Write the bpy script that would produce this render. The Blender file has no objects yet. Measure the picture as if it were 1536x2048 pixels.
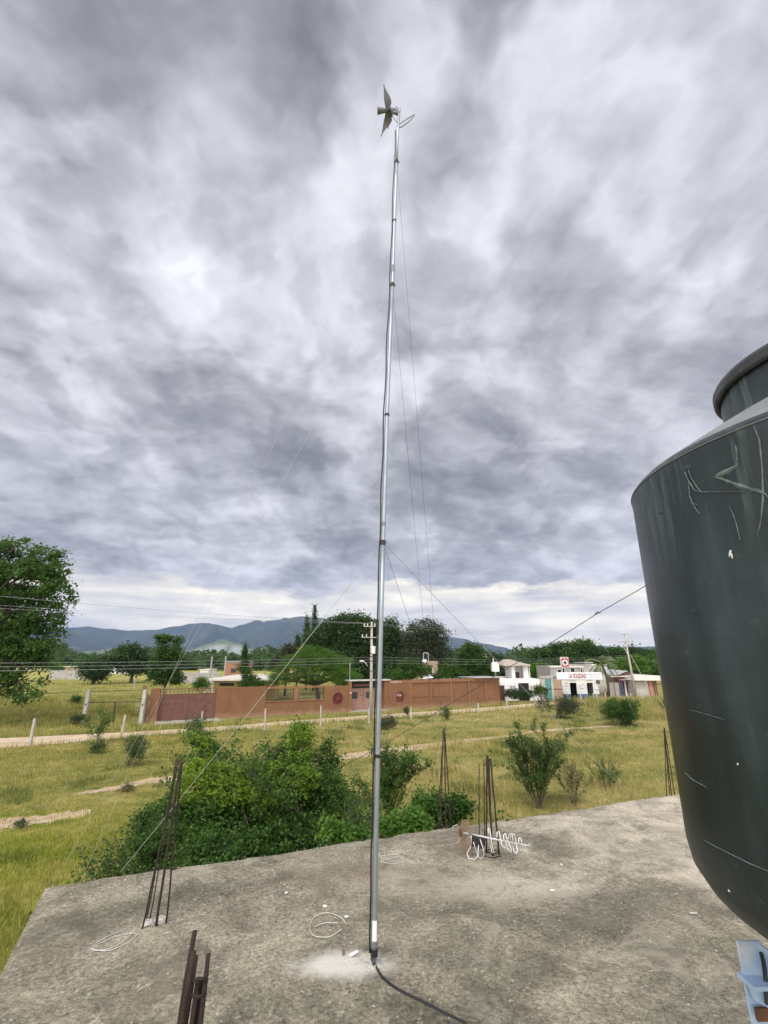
import bpy, math, random
import numpy as np
from mathutils import Vector, Matrix
R = math.radians
C = bpy.context.scene.collection
sc = bpy.context.scene
# ------------------------------------------------------------------ camera
CAMZ = 4.7; F = 942.0; PITCH = math.atan(291 / F); CP, SP = math.cos(PITCH), math.sin(PITCH)
cam = bpy.data.cameras.new('camera'); cam_o = bpy.data.objects.new('camera', cam); C.objects.link(cam_o)
cam.sensor_fit = 'VERTICAL'; cam.sensor_height = 24.0; cam.lens = 24.0 * F / 2048
cam.clip_start = 0.05; cam.clip_end = 60000
cam_o.location = (0, 0, CAMZ); cam_o.rotation_euler = (R(90) + PITCH, 0, 0)
sc.camera = cam_o
sc.view_settings.view_transform = 'Standard'; sc.view_settings.look = 'None'
sc.view_settings.exposure = 0.35; sc.view_settings.gamma = 1.0
sc.render.engine = 'CYCLES'
sc.cycles.volume_bounces = 1; sc.cycles.transparent_max_bounces = 12; sc.cycles.max_bounces = 8

def ray(px, py):                     # photograph pixel -> direction with y = 1
    dy = py - 1024.0
    fwd = F * CP + dy * SP; up = -dy * CP + F * SP
    return (px - 768.0) / fwd, 1.0, up / fwd
def P(px, py, Y):
    r = ray(px, py); return Vector((r[0] * Y, Y, CAMZ + r[2] * Y))
def G(px, py, z=0.0):
    r = ray(px, py); t = (z - CAMZ) / r[2]; return Vector((r[0] * t, t, z))
def mpp(px, py, Y):                  # metres per photograph pixel at depth Y
    r = ray(px, py); return (Y * CP + r[2] * Y * SP) / F

# ------------------------------------------------------------------ node helper
class NB:
    def __init__(s, tree): s.t = tree; s.n = tree.nodes; s.l = tree.links
    def put(s, sock, v):
        if v is None: return
        if hasattr(v, 'is_output'): s.l.new(v, sock)
        else:
            if sock.type == 'RGBA' and hasattr(v, '__len__') and len(v) == 3: v = (*v, 1)
            sock.default_value = v
    def m(s, op, a, b=None, c=None, clamp=False):
        n = s.n.new('ShaderNodeMath'); n.operation = op; n.use_clamp = clamp
        for i, v in enumerate((a, b, c)): s.put(n.inputs[i], v)
        return n.outputs[0]
    def v(s, op, a, b=None, scale=None):
        n = s.n.new('ShaderNodeVectorMath'); n.operation = op
        s.put(n.inputs[0], a); s.put(n.inputs[1], b)
        if scale is not None: s.put(n.inputs['Scale'], scale)
        return n.outputs['Value'] if op in ('DOT_PRODUCT', 'LENGTH', 'DISTANCE') else n.outputs[0]
    def mix(s, f, a, b, mode='MIX'):
        n = s.n.new('ShaderNodeMix'); n.data_type = 'RGBA'; n.blend_type = mode
        s.put(n.inputs[0], f); s.put(n.inputs[6], a); s.put(n.inputs[7], b); return n.outputs[2]
    def noise(s, vec, scale, detail=4, rough=.55, dist=0, color=False):
        n = s.n.new('ShaderNodeTexNoise'); s.put(n.inputs['Vector'], vec)
        n.inputs['Scale'].default_value = scale; n.inputs['Detail'].default_value = detail
        n.inputs['Roughness'].default_value = rough; n.inputs['Distortion'].default_value = dist
        return n.outputs[1 if color else 0]
    def voro(s, vec, scale, feature='F1', out='Distance'):
        n = s.n.new('ShaderNodeTexVoronoi'); n.feature = feature; s.put(n.inputs['Vector'], vec); n.inputs['Scale'].default_value = scale
        return n.outputs[out]
    def ramp(s, f, stops, interp='LINEAR'):
        n = s.n.new('ShaderNodeValToRGB'); s.put(n.inputs[0], f); e = n.color_ramp; e.interpolation = interp
        while len(e.elements) < len(stops): e.elements.new(0.5)
        for el, (p, c) in zip(e.elements, stops):
            el.position = p; el.color = (c, c, c, 1) if not hasattr(c, '__len__') else (*c, 1)
        return n.outputs[0]
    def mr(s, f, a, b, c=0.0, d=1.0, smooth=False):
        n = s.n.new('ShaderNodeMapRange'); n.interpolation_type = 'SMOOTHSTEP' if smooth else 'LINEAR'
        for i, v in enumerate((f, a, b, c, d)): s.put(n.inputs[i], v)
        return n.outputs[0]
    def comb(s, x, y, z):
        n = s.n.new('ShaderNodeCombineXYZ')
        for i, v in enumerate((x, y, z)): s.put(n.inputs[i], v)
        return n.outputs[0]
    def sep(s, v):
        n = s.n.new('ShaderNodeSeparateXYZ'); s.put(n.inputs[0], v); return n.outputs
    def bump(s, h, strength=.3, dist=.02):
        n = s.n.new('ShaderNodeBump'); n.inputs['Strength'].default_value = strength; n.inputs['Distance'].default_value = dist
        s.put(n.inputs['Height'], h); return n.outputs[0]
    def pos(s): return s.n.new('ShaderNodeNewGeometry').outputs['Position']
    def obj(s): return s.n.new('ShaderNodeTexCoord').outputs['Object']
    def island(s): return s.n.new('ShaderNodeNewGeometry').outputs['Random Per Island']

# ------------------------------------------------------------------ world: nishita under a deck of clouds
SUN_EL, SUN_AZ = R(52), R(205)       # azimuth from +Y clockwise: behind the camera, a little to the left
w = bpy.data.worlds.new('World'); sc.world = w; w.use_nodes = True
wt = NB(w.node_tree); w.node_tree.nodes.clear()
sky = wt.n.new('ShaderNodeTexSky'); sky.sky_type = 'NISHITA'; sky.sun_disc = False
sky.sun_elevation = SUN_EL; sky.sun_rotation = SUN_AZ
d = wt.n.new('ShaderNodeTexCoord').outputs['Generated']
d = wt.v('NORMALIZE', d)
dx, dy_, dz = wt.sep(d)
zc = wt.m('MAXIMUM', dz, 0.0)
inv = wt.m('DIVIDE', 1.0, wt.m('ADD', zc, 0.34))
uv = wt.comb(wt.m('MULTIPLY', dx, inv), wt.m('MULTIPLY', dy_, inv), 0.0)
warp = wt.v('SUBTRACT', wt.noise(uv, 1.3, 5, .6, 0, True), (.5, .5, .5))
warp2 = wt.v('SUBTRACT', wt.noise(uv, 4.5, 4, .6, 0, True), (.5, .5, .5))
dw = wt.v('NORMALIZE', wt.v('ADD', d, wt.v('ADD', wt.v('SCALE', warp, scale=.48), wt.v('SCALE', warp2, scale=.22))))
uvw = wt.v('ADD', uv, wt.v('SCALE', warp, scale=.40))
def fb(off, scale, det=8, rough=.58):
    return wt.noise(wt.v('ADD', uvw, off), scale, det, rough)
LO = (.045, .03, 0)                     # towards the light, in cloud-plane units
def relief(off, scale, step, det=8, rough=.56):
    a_ = fb(off, scale, det, rough)
    o2 = tuple(off[i] + (step * (.80, -.60, 0)[i]) for i in range(3))
    return a_, wt.m('SUBTRACT', a_, fb(o2, scale, det, rough))
n1 = fb((0, 0, 0), 1.8, 6, .5)
n2, r2 = relief((7.3, 2.1, 0), 3.7, .08, 7, .47)
n3, r3 = relief((3.3, 9.1, 0), 9.5, .03, 7, .50)
val = wt.m('ADD', wt.m('MULTIPLY', wt.m('SUBTRACT', n1, .5), .95), wt.m('MULTIPLY', wt.m('SUBTRACT', n2, .5), .80))
val = wt.m('ADD', val, wt.m('MULTIPLY', wt.m('SUBTRACT', n3, .5), .32))
val = wt.m('ADD', val, wt.m('ADD', wt.m('MULTIPLY', r2, .62), wt.m('MULTIPLY', r3, .52)))
BLOBS = [(60,60,170,-.30),(230,110,190,-.20),(200,330,150,-.26),(430,230,230,-.22),(560,190,120,-.12),(960,70,120,-.32),
 (1150,480,190,-.22),(1400,170,110,-.10),(1480,430,110,-.10),(700,690,150,-.14),(470,860,190,-.32),(130,890,130,-.18),
 (180,1110,230,-.30),(900,900,170,-.30),(1200,940,170,-.14),(760,1100,230,-.22),(1060,1090,240,-.20),(30,700,70,-.2),(1180,760,150,-.12),(620,1000,150,-.12),(870,640,120,-.12),
 (25,240,90,.20),(340,480,150,.14),(430,620,110,.17),(350,560,90,.12),(520,640,80,.14),(620,560,130,.22),(720,860,80,.14),(740,975,60,.12),(690,360,110,.24),
 (830,170,110,.18),(1110,260,190,.22),(950,440,80,.16),(1260,400,100,.22),(1390,490,90,.14),(800,750,80,.18),(1070,880,80,.2),(1350,580,90,.18),(120,470,80,.12),(100,640,110,.16),(40,820,80,.14)]
for (bx, by, br, am) in BLOBS:
    v_ = Vector(ray(bx, by)).normalized()
    e_ = Vector(ray(bx + br, by)).normalized(); rad = max(v_.angle(e_), .03) * 1.15
    dt = wt.v('DOT_PRODUCT', dw, tuple(v_))
    val = wt.m('ADD', val, wt.mr(dt, math.cos(rad), 1.0, 0.0, am, True))
val = wt.m('ADD', wt.m('MULTIPLY', val, .95), .60)
# bright gap under the deck near the horizon
dlow = wt.v('MULTIPLY', d, (1, 1, 3.6))
en = wt.noise(dlow, 5.5, 8, .58)
edge = wt.m('ADD', dz, wt.m('MULTIPLY', wt.m('SUBTRACT', en, .5), .13))
edge = wt.m('ADD', edge, wt.m('MULTIPLY', dx, .012))
low = wt.mr(edge, .128, .150, 1.0, 0.0, True)
wisps = wt.noise(wt.v('MULTIPLY', d, (1, 1, 10.0)), 3.2, 9, .6, .3)
puff = wt.noise(dlow, 7.0, 7, .5); puff2 = wt.noise(wt.v('ADD', dlow, (.025, 0, .06)), 7.0, 7, .5)
lowv = wt.m('ADD', wt.mr(wisps, .34, .68, .34, .78), wt.m('MULTIPLY', wt.m('SUBTRACT', puff, puff2), 1.0))
lowv = wt.m('ADD', lowv, wt.mr(wt.noise(wt.v('MULTIPLY', d, (1, 1, 4.0)), 2.2, 4, .5), .35, .65, -.25, .28))
lowv = wt.m('ADD', lowv, wt.m('MULTIPLY', wt.m('SUBTRACT', puff, .5), .6))
deckc = wt.ramp(val, [(0.0, (.20, .20, .23)), (.25, (.315, .314, .348)), (.5, (.485, .482, .530)), (.75, (.69, .69, .75)), (.95, (.82, .83, .88)), (1.0, (.90, .91, .95))])
lowc = wt.ramp(lowv, [(0.0, (.44, .43, .44)), (.35, (.70, .66, .62)), (.7, (1.0, .92, .78)), (1.0, (1.30, 1.16, .93))])
cloud = wt.mix(low, deckc, lowc)
# unseen deck behind the viewer, on the sun's side, boosted to brighten the foreground
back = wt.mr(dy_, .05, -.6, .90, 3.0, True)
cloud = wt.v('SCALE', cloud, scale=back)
skyc = wt.v('SCALE', sky.outputs[0], scale=.10)
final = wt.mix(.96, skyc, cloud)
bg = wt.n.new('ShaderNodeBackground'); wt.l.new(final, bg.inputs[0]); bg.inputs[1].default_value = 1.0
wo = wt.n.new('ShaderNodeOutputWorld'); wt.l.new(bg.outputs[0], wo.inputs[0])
w.cycles.sampling_method = 'MANUAL'; w.cycles.sample_map_resolution = 512
# ------------------------------------------------------------------ sun through the clouds
sun = bpy.data.lights.new('sun', 'SUN'); sun.energy = 1.5; sun.angle = R(14); sun.color = (1.0, .94, .84)
sun_o = bpy.data.objects.new('sun', sun); C.objects.link(sun_o)
sd = Vector((math.sin(SUN_AZ) * math.cos(SUN_EL), math.cos(SUN_AZ) * math.cos(SUN_EL), math.sin(SUN_EL)))
sun_o.rotation_euler = sd.to_track_quat('Z', 'Y').to_euler(); sun_o.location = (0, -10, 30)

# ------------------------------------------------------------------ scene bookkeeping
WM = {}
def tag(o, label=None, cat=None, group=None, kind=None):
    if label: o['label'] = label
    if cat: o['category'] = cat
    if group: o['group'] = group
    if kind: o['kind'] = kind
    return o
def thing(name, label, cat, loc=(0, 0, 0), rz=0.0, group=None):
    o = bpy.data.objects.new(name, None); C.objects.link(o); o.location = loc; o.rotation_euler = (0, 0, rz)
    o.empty_display_size = .1
    WM[o.name] = Matrix.Translation(Vector(loc)) @ Matrix.Rotation(rz, 4, 'Z')
    return tag(o, label, cat, group)
def dup(root, loc=None, rz=None, label=None, scale=None):
    c = root.copy(); C.objects.link(c)
    if loc is not None: c.location = loc
    if rz is not None: c.rotation_euler = (0, 0, rz)
    if label: c['label'] = label
    if scale: c.scale = (scale,) * 3
    for ch in root.children:
        k = ch.copy(); C.objects.link(k); k.parent = c
        for g in ch.children:
            q = g.copy(); C.objects.link(q); q.parent = k
    return c
class MB:
    def __init__(s, local=False): s.v = []; s.f = []; s.local = local
    def box(s, c, size, rz=0.0, M=None):
        hx, hy, hz = size[0] / 2, size[1] / 2, size[2] / 2; b = len(s.v)
        m = Matrix.Translation(Vector(c)) @ (M if M is not None else Matrix.Rotation(rz, 4, 'Z'))
        for x, y, z in ((-1,-1,-1),(1,-1,-1),(1,1,-1),(-1,1,-1),(-1,-1,1),(1,-1,1),(1,1,1),(-1,1,1)):
            s.v.append(tuple(m @ Vector((x * hx, y * hy, z * hz))))
        for q in ((0,3,2,1),(4,5,6,7),(0,1,5,4),(1,2,6,5),(2,3,7,6),(3,0,4,7)): s.f.append(tuple(b + i for i in q))
        return s
    def bb(s, x0, x1, y0, y1, z0, z1): return s.box(((x0+x1)/2, (y0+y1)/2, (z0+z1)/2), (x1-x0, y1-y0, z1-z0))
    def tube(s, pts, rad, seg=6, cap=True):
        pts = [Vector(p) for p in pts]; n = len(pts)
        rr = rad if hasattr(rad, '__len__') else [rad] * n
        b = len(s.v); prev = None
        for i, p in enumerate(pts):
            t = (pts[min(i + 1, n - 1)] - pts[max(i - 1, 0)])
            t = t.normalized() if t.length > 1e-9 else Vector((0, 0, 1))
            if prev is None:
                a = Vector((0, 0, 1)) if abs(t.z) < .9 else Vector((1, 0, 0)); u = t.cross(a).normalized()
            else:
                u = prev - t * prev.dot(t)
                u = u.normalized() if u.length > 1e-6 else t.orthogonal().normalized()
            prev = u; vv = t.cross(u)
            for k in range(seg):
                a = 2 * math.pi * k / seg; s.v.append(tuple(p + (u * math.cos(a) + vv * math.sin(a)) * rr[i]))
        for i in range(n - 1):
            for k in range(seg):
                k2 = (k + 1) % seg; s.f.append((b + i*seg + k, b + i*seg + k2, b + (i+1)*seg + k2, b + (i+1)*seg + k))
        if cap:
            s.f.append(tuple(b + k for k in reversed(range(seg)))); s.f.append(tuple(b + (n-1)*seg + k for k in range(seg)))
        return s
    def lathe(s, prof, c=(0, 0), seg=48):
        b = len(s.v); n = len(prof)
        for r_, z in prof:
            for k in range(seg):
                a = 2 * math.pi * k / seg; s.v.append((c[0] + r_ * math.cos(a), c[1] + r_ * math.sin(a), z))
        for i in range(n - 1):
            for k in range(seg):
                k2 = (k + 1) % seg; s.f.append((b + i*seg + k, b + i*seg + k2, b + (i+1)*seg + k2, b + (i+1)*seg + k))
        return s
    def poly(s, pts):
        b = len(s.v); s.v += [tuple(p) for p in pts]; s.f.append(tuple(range(b, b + len(pts)))); return s
    def prism(s, pts, dvec):
        b = len(s.v); n = len(pts); dvec = Vector(dvec)
        s.v += [tuple(p) for p in pts] + [tuple(Vector(p) + dvec) for p in pts]
        s.f.append(tuple(range(b, b + n))); s.f.append(tuple(b + n + i for i in reversed(range(n))))
        for i in range(n): j = (i + 1) % n; s.f.append((b + j, b + i, b + n + i, b + n + j))
        return s
    def build(s, name, mat, parent=None, smooth=False, local=False, world_of=None):
        me = bpy.data.meshes.new(name)
        vs = s.v
        if parent is not None and not local:
            top = parent
            M = WM.get(top.name)
            if M is None and top.parent is not None: M = WM.get(top.parent.name)
            if M is not None:
                Mi = M.inverted(); vs = [tuple(Mi @ Vector(v)) for v in vs]
        me.from_pydata(vs, [], s.f); me.materials.append(mat)
        if smooth:
            for p in me.polygons: p.use_smooth = True
        o = bpy.data.objects.new(name, me); C.objects.link(o)
        if parent is not None: o.parent = parent
        me.update(); return o
def np_mesh(name, V, Fq, mat, parent=None, off=None, k=4):
    """V (n,3), Fq (m,k) arrays"""
    if off is not None: V = V - np.array(off)[None, :]
    me = bpy.data.meshes.new(name); V = V.astype(np.float32)
    me.vertices.add(len(V)); me.vertices.foreach_set('co', V.ravel())
    me.loops.add(Fq.size); me.loops.foreach_set('vertex_index', Fq.astype(np.int32).ravel())
    me.polygons.add(len(Fq)); me.polygons.foreach_set('loop_start', np.arange(0, Fq.size, k, dtype=np.int32))
    me.polygons.foreach_set('loop_total', np.full(len(Fq), k, dtype=np.int32))
    me.materials.append(mat); me.update(calc_edges=True)
    o = bpy.data.objects.new(name, me); C.objects.link(o)
    if parent is not None: o.parent = parent
    return o

# ------------------------------------------------------------------ materials
def newmat(name):
    m = bpy.data.materials.new(name); m.use_nodes = True; nb = NB(m.node_tree)
    return m, nb, m.node_tree.nodes['Principled BSDF']
def plain(name, col, rough=.7, var=.18, scale=3.0, metal=0.0, bump=0.0, bscale=40, spec=.5, obj=True, stain=None, sscale=1.2):
    m, nb, b = newmat(name); p = nb.obj() if obj else nb.pos()
    n = nb.noise(p, scale, 6, .6)
    f = nb.mr(n, .3, .7, 1 - var, 1 + var)
    c = nb.v('SCALE', (*col,), scale=f)
    if stain:
        s = nb.mr(nb.noise(p, sscale, 8, .65, .4), .5, .66, 0, .8)
        c = nb.mix(s, c, stain)
    nb.put(b.inputs['Base Color'], c)
    b.inputs['Roughness'].default_value = rough; b.inputs['Metallic'].default_value = metal
    b.inputs['Specular IOR Level'].default_value = spec
    if bump: nb.put(b.inputs['Normal'], nb.bump(nb.noise(p, bscale, 6, .6), bump, .01))
    return m
def foliage(name, dark, light, tip=None, trans=.35, nscale=.8, rough=.55):
    m, nb, b = newmat(name)
    isl = nb.island(); n = nb.noise(nb.pos(), nscale, 3, .5)
    f = nb.m('ADD', nb.m('MULTIPLY', isl, .55), nb.mr(n, .32, .68, 0, .45))
    stops = [(0.05, dark), (.75, light)]
    if tip: stops.append((.97, tip))
    c = nb.ramp(f, stops)
    nb.put(b.inputs['Base Color'], c); b.inputs['Roughness'].default_value = rough; b.inputs['Specular IOR Level'].default_value = .25
    tr = nb.n.new('ShaderNodeBsdfTranslucent'); nb.put(tr.inputs[0], nb.mix(.5, c, tuple(min(1, x * 1.5) for x in (tip or light))))
    mx = nb.n.new('ShaderNodeMixShader'); mx.inputs[0].default_value = trans
    nb.l.new(b.outputs[0], mx.inputs[1]); nb.l.new(tr.outputs[0], mx.inputs[2])
    nb.l.new(mx.outputs[0], nb.n['Material Output'].inputs[0])
    return m
M = {}
M['bark'] = plain('bark', (.09, .07, .05), .9, .3, 6, bump=.5, bscale=30)
M['twig'] = plain('twig', (.11, .085, .055), .9, .3, 6)
M['leaf_dark'] = foliage('leaf_dark', (.015, .034, .012), (.052, .100, .030), (.085, .14, .04))
M['leaf_mid'] = foliage('leaf_mid', (.018, .050, .011), (.065, .135, .025), (.11, .19, .035))
M['leaf_left'] = foliage('leaf_left', (.016, .048, .012), (.072, .15, .028), (.14, .23, .04))
M['leaf_light'] = foliage('leaf_light', (.03, .085, .012), (.10, .20, .025), (.17, .29, .04))
M['leaf_grey'] = foliage('leaf_grey', (.022, .035, .018), (.075, .095, .045), (.12, .14, .07))
M['leaf_vine'] = foliage('leaf_vine', (.05, .12, .012), (.17, .27, .025), (.32, .36, .04))
M['leaf_bush'] = foliage('leaf_bush', (.008, .028, .007), (.060, .135, .018), (.15, .25, .04), .28)
M['leaf_scrub'] = foliage('leaf_scrub', (.022, .05, .018), (.07, .12, .035), (.12, .18, .05))
M['leaf_dry'] = foliage('leaf_dry', (.06, .055, .025), (.15, .13, .05), (.25, .20, .09))
M['leaf_palm'] = foliage('leaf_palm', (.06, .10, .03), (.17, .22, .08), (.32, .36, .16))

def grass_color(nb, p):
    big = nb.noise(p, .06, 5, .6); mid = nb.m('ADD', nb.m('MULTIPLY', nb.noise(nb.v('ADD', p, (31, 7, 0)), .45, 8, .7, .6), .6), nb.m('MULTIPLY', nb.noise(nb.v('MULTIPLY', p, (.08, .34, 1)), 1.0, 6, .6, .5), .4)); fine = nb.noise(p, 2.2, 5, .7)
    x, y, z = nb.sep(p)
    left = nb.mr(nb.m('ADD', nb.m('MULTIPLY', x, -1.0), nb.m('MULTIPLY', nb.m('SUBTRACT', big, .5), 16)), 2, 9, 0, 1, True)
    near = nb.mr(y, 20, 13, 0, 1, True)
    lush = nb.m('MULTIPLY', left, nb.m('ADD', nb.m('MULTIPLY', near, .7), .3))
    a = nb.ramp(mid, [(.33, (.13, .165, .045)), (.44, (.30, .295, .085)), (.54, (.43, .375, .13)), (.68, (.56, .45, .22))])
    b = nb.ramp(mid, [(.33, (.11, .15, .018)), (.48, (.25, .285, .030)), (.66, (.45, .40, .08))])
    c = nb.mix(lush, a, b)
    return nb.v('SCALE', c, scale=nb.mr(fine, .25, .75, .65, 1.3)), fine
m, nb, b = newmat('ground_soil'); c, fn = grass_color(nb, nb.pos()); x_, y_, z_ = nb.sep(nb.pos())
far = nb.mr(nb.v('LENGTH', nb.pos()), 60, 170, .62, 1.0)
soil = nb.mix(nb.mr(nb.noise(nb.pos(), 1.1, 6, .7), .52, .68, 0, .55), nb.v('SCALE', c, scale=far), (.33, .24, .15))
nb.put(b.inputs['Base Color'], soil); b.inputs['Roughness'].default_value = .95; b.inputs['Specular IOR Level'].default_value = .1
nb.put(b.inputs['Normal'], nb.bump(fn, .6, .08)); M['ground'] = m
m, nb, b = newmat('grass_blade'); c, fn = grass_color(nb, nb.pos())
c = nb.v('SCALE', c, scale=nb.mr(nb.island(), 0, 1, .6, 1.5))
c = nb.mix(nb.mr(nb.island(), .86, 1.0, 0, .7), c, (.60, .52, .30))
nb.put(b.inputs['Base Color'], c); b.inputs['Roughness'].default_value = .7; b.inputs['Specular IOR Level'].default_value = .2
tr = nb.n.new('ShaderNodeBsdfTranslucent'); nb.put(tr.inputs[0], c); mx = nb.n.new('ShaderNodeMixShader'); mx.inputs[0].default_value = .4
nb.l.new(b.outputs[0], mx.inputs[1]); nb.l.new(tr.outputs[0], mx.inputs[2]); nb.l.new(mx.outputs[0], nb.n['Material Output'].inputs[0])
M['grass'] = m
M['road'] = plain('road_dirt', (.56, .44, .31), .95, .22, 1.4, bump=.4, bscale=12, spec=.1, obj=False, stain=(.42, .33, .22), sscale=.8)
M['track'] = plain('bare_soil', (.46, .35, .23), .95, .25, 1.8, bump=.4, bscale=14, spec=.1, obj=False)
# hills: far woodland with gullies
m, nb, b = newmat('hill_woods'); p = nb.pos()
n = nb.noise(p, .0035, 9, .62); f = nb.noise(p, .03, 5, .6)
c = nb.ramp(nb.m('ADD', nb.m('MULTIPLY', n, .7), nb.m('MULTIPLY', f, .3)), [(.38, (.006, .016, .014)), (.5, (.020, .036, .022)), (.66, (.06, .075, .035))])
nb.put(b.inputs['Base Color'], c); b.inputs['Roughness'].default_value = 1; b.inputs['Specular IOR Level'].default_value = 0; M['hills'] = m
m, nb, b = newmat('foothill'); p = nb.pos()
c = nb.ramp(nb.noise(p, .01, 8, .62), [(.38, (.04, .07, .025)), (.6, (.13, .15, .06))])
nb.put(b.inputs['Base Color'], c); b.inputs['Roughness'].default_value = 1; M['foothill'] = m

# roof concrete
MASTX, MASTY = -.057, 3.357
m, nb, b = newmat('roof_concrete'); p = nb.pos(); X_, Y_, Z_ = nb.sep(p)
st1 = nb.noise(p, .9, 9, .66, .7); st2 = nb.noise(nb.v('ADD', p, (5, 9, 0)), 2.6, 9, .7, .9)
base = nb.ramp(nb.m('ADD', nb.m('MULTIPLY', st1, .55), nb.m('MULTIPLY', st2, .45)),
    [(.36, (.095, .085, .061)), (.45, (.165, .149, .107)), (.53, (.245, .221, .160)), (.61, (.335, .298, .218)), (.72, (.42, .375, .275))])
pl = nb.m('ADD', nb.m('SUBTRACT', nb.m('MULTIPLY', X_, .60), 0.0), nb.m('ADD', nb.m('MULTIPLY', Y_, .42), nb.m('MULTIPLY', nb.m('SUBTRACT', st1, .5), 5.5)))
pl = nb.mr(pl, 2.75, 4.0, 0, .85, True)                       # paler worn screed on the far right
base = nb.mix(pl, base, nb.ramp(st2, [(.36, (.30, .265, .205)), (.6, (.52, .455, .355))]))
g1 = nb.noise(p, 34, 6, .78); g2 = nb.noise(nb.v('ADD', p, (1, 2, 3)), 95, 4, .8)
rough_f = nb.m('SUBTRACT', 1.0, nb.m('MULTIPLY', pl, .6))
gr = nb.m('ADD', nb.m('MULTIPLY', nb.mr(g1, .35, .65, -.5, .5), rough_f), nb.m('MULTIPLY', nb.mr(g2, .34, .66, -.42, .42), rough_f))
base = nb.v('SCALE', base, scale=nb.m('ADD', 1.0, gr))
vs = nb.voro(nb.v('ADD', p, nb.v('SCALE', nb.noise(p, 14, 3, .6, 0, True), scale=.06)), 26); sel = nb.noise(p, 11, 2, .5)
spk = nb.m('MULTIPLY', nb.mr(vs, .17, .30, 1, 0), nb.m('MULTIPLY', nb.mr(sel, .50, .64, 0, .6), rough_f))
base = nb.mix(spk, base, (.56, .52, .43))
# cement dust splashed round the mast foot
ddx = nb.m('DIVIDE', nb.m('SUBTRACT', X_, MASTX - .17), .40); ddy = nb.m('DIVIDE', nb.m('SUBTRACT', Y_, MASTY + .02), .17)
rr = nb.m('SQRT', nb.m('ADD', nb.m('MULTIPLY', ddx, ddx), nb.m('MULTIPLY', ddy, ddy)))
rr = nb.m('ADD', rr, nb.m('MULTIPLY', nb.m('SUBTRACT', nb.noise(p, 5, 6, .65), .5), 1.0))
base = nb.mix(nb.mr(rr, 1.05, .25, 0, .9, True), base, (.60, .57, .50))
def spot(cx, cy, rx, ry, col, amt, base):
    a = nb.m('DIVIDE', nb.m('SUBTRACT', X_, cx), rx); c2 = nb.m('DIVIDE', nb.m('SUBTRACT', Y_, cy), ry)
    q = nb.m('SQRT', nb.m('ADD', nb.m('MULTIPLY', a, a), nb.m('MULTIPLY', c2, c2)))
    q = nb.m('ADD', q, nb.m('MULTIPLY', nb.m('SUBTRACT', nb.noise(p, 2.4, 7, .65), .5), 1.5))
    return nb.mix(nb.mr(q, 1.15, .35, 0, amt, True), base, col)
base = spot(.95, 4.35, .80, .30, (.47, .42, .33), .55, base)      # pale patch in front of the antenna
base = spot(-.25, 4.6, .55, .30, (.17, .13, .095), .5, base)
base = spot(1.55, 4.05, .6, .35, (.12, .11, .085), .35, base)
blot = nb.noise(nb.v('ADD', p, (11, 4, 0)), 2.6, 10, .74, 1.0)
base = nb.mix(nb.mr(blot, .52, .60, 0, .5), base, (.12, .105, .074))
lite = nb.noise(nb.v('ADD', p, (2, 14, 0)), 1.2, 10, .7, 1.1)
base = nb.mix(nb.mr(lite, .54, .66, 0, .45), base, (.42, .385, .295))
ck = nb.voro(nb.v('ADD', p, nb.v('SCALE', nb.v('SUBTRACT', nb.noise(p, 1.8, 7, .7, 0, True), (.5, .5, .5)), scale=1.1)), .62, 'DISTANCE_TO_EDGE')
base = nb.mix(nb.m('MULTIPLY', nb.mr(ck, .0, .007, .75, 0), nb.mr(nb.noise(p, .8, 3, .5), .45, .55, 0, 1)), base, (.05, .043, .034))
nb.put(b.inputs['Base Color'], nb.v('SCALE', base, scale=1.09)); b.inputs['Roughness'].default_value = .93; b.inputs['Specular IOR Level'].default_value = .2
hgt = nb.m('ADD', nb.m('MULTIPLY', g1, .6), nb.m('ADD', nb.m('MULTIPLY', g2, .25), nb.m('MULTIPLY', spk, .3)))
nb.put(b.inputs['Normal'], nb.bump(hgt, .8, .02)); M['roof'] = m
M['render_wall'] = plain('cement_render', (.36, .33, .28), .9, .2, 3, bump=.3, bscale=30, stain=(.2, .18, .15))
M['pebble'] = plain('pebble', (.30, .275, .215), .9, .5, 30, obj=False)

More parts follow.
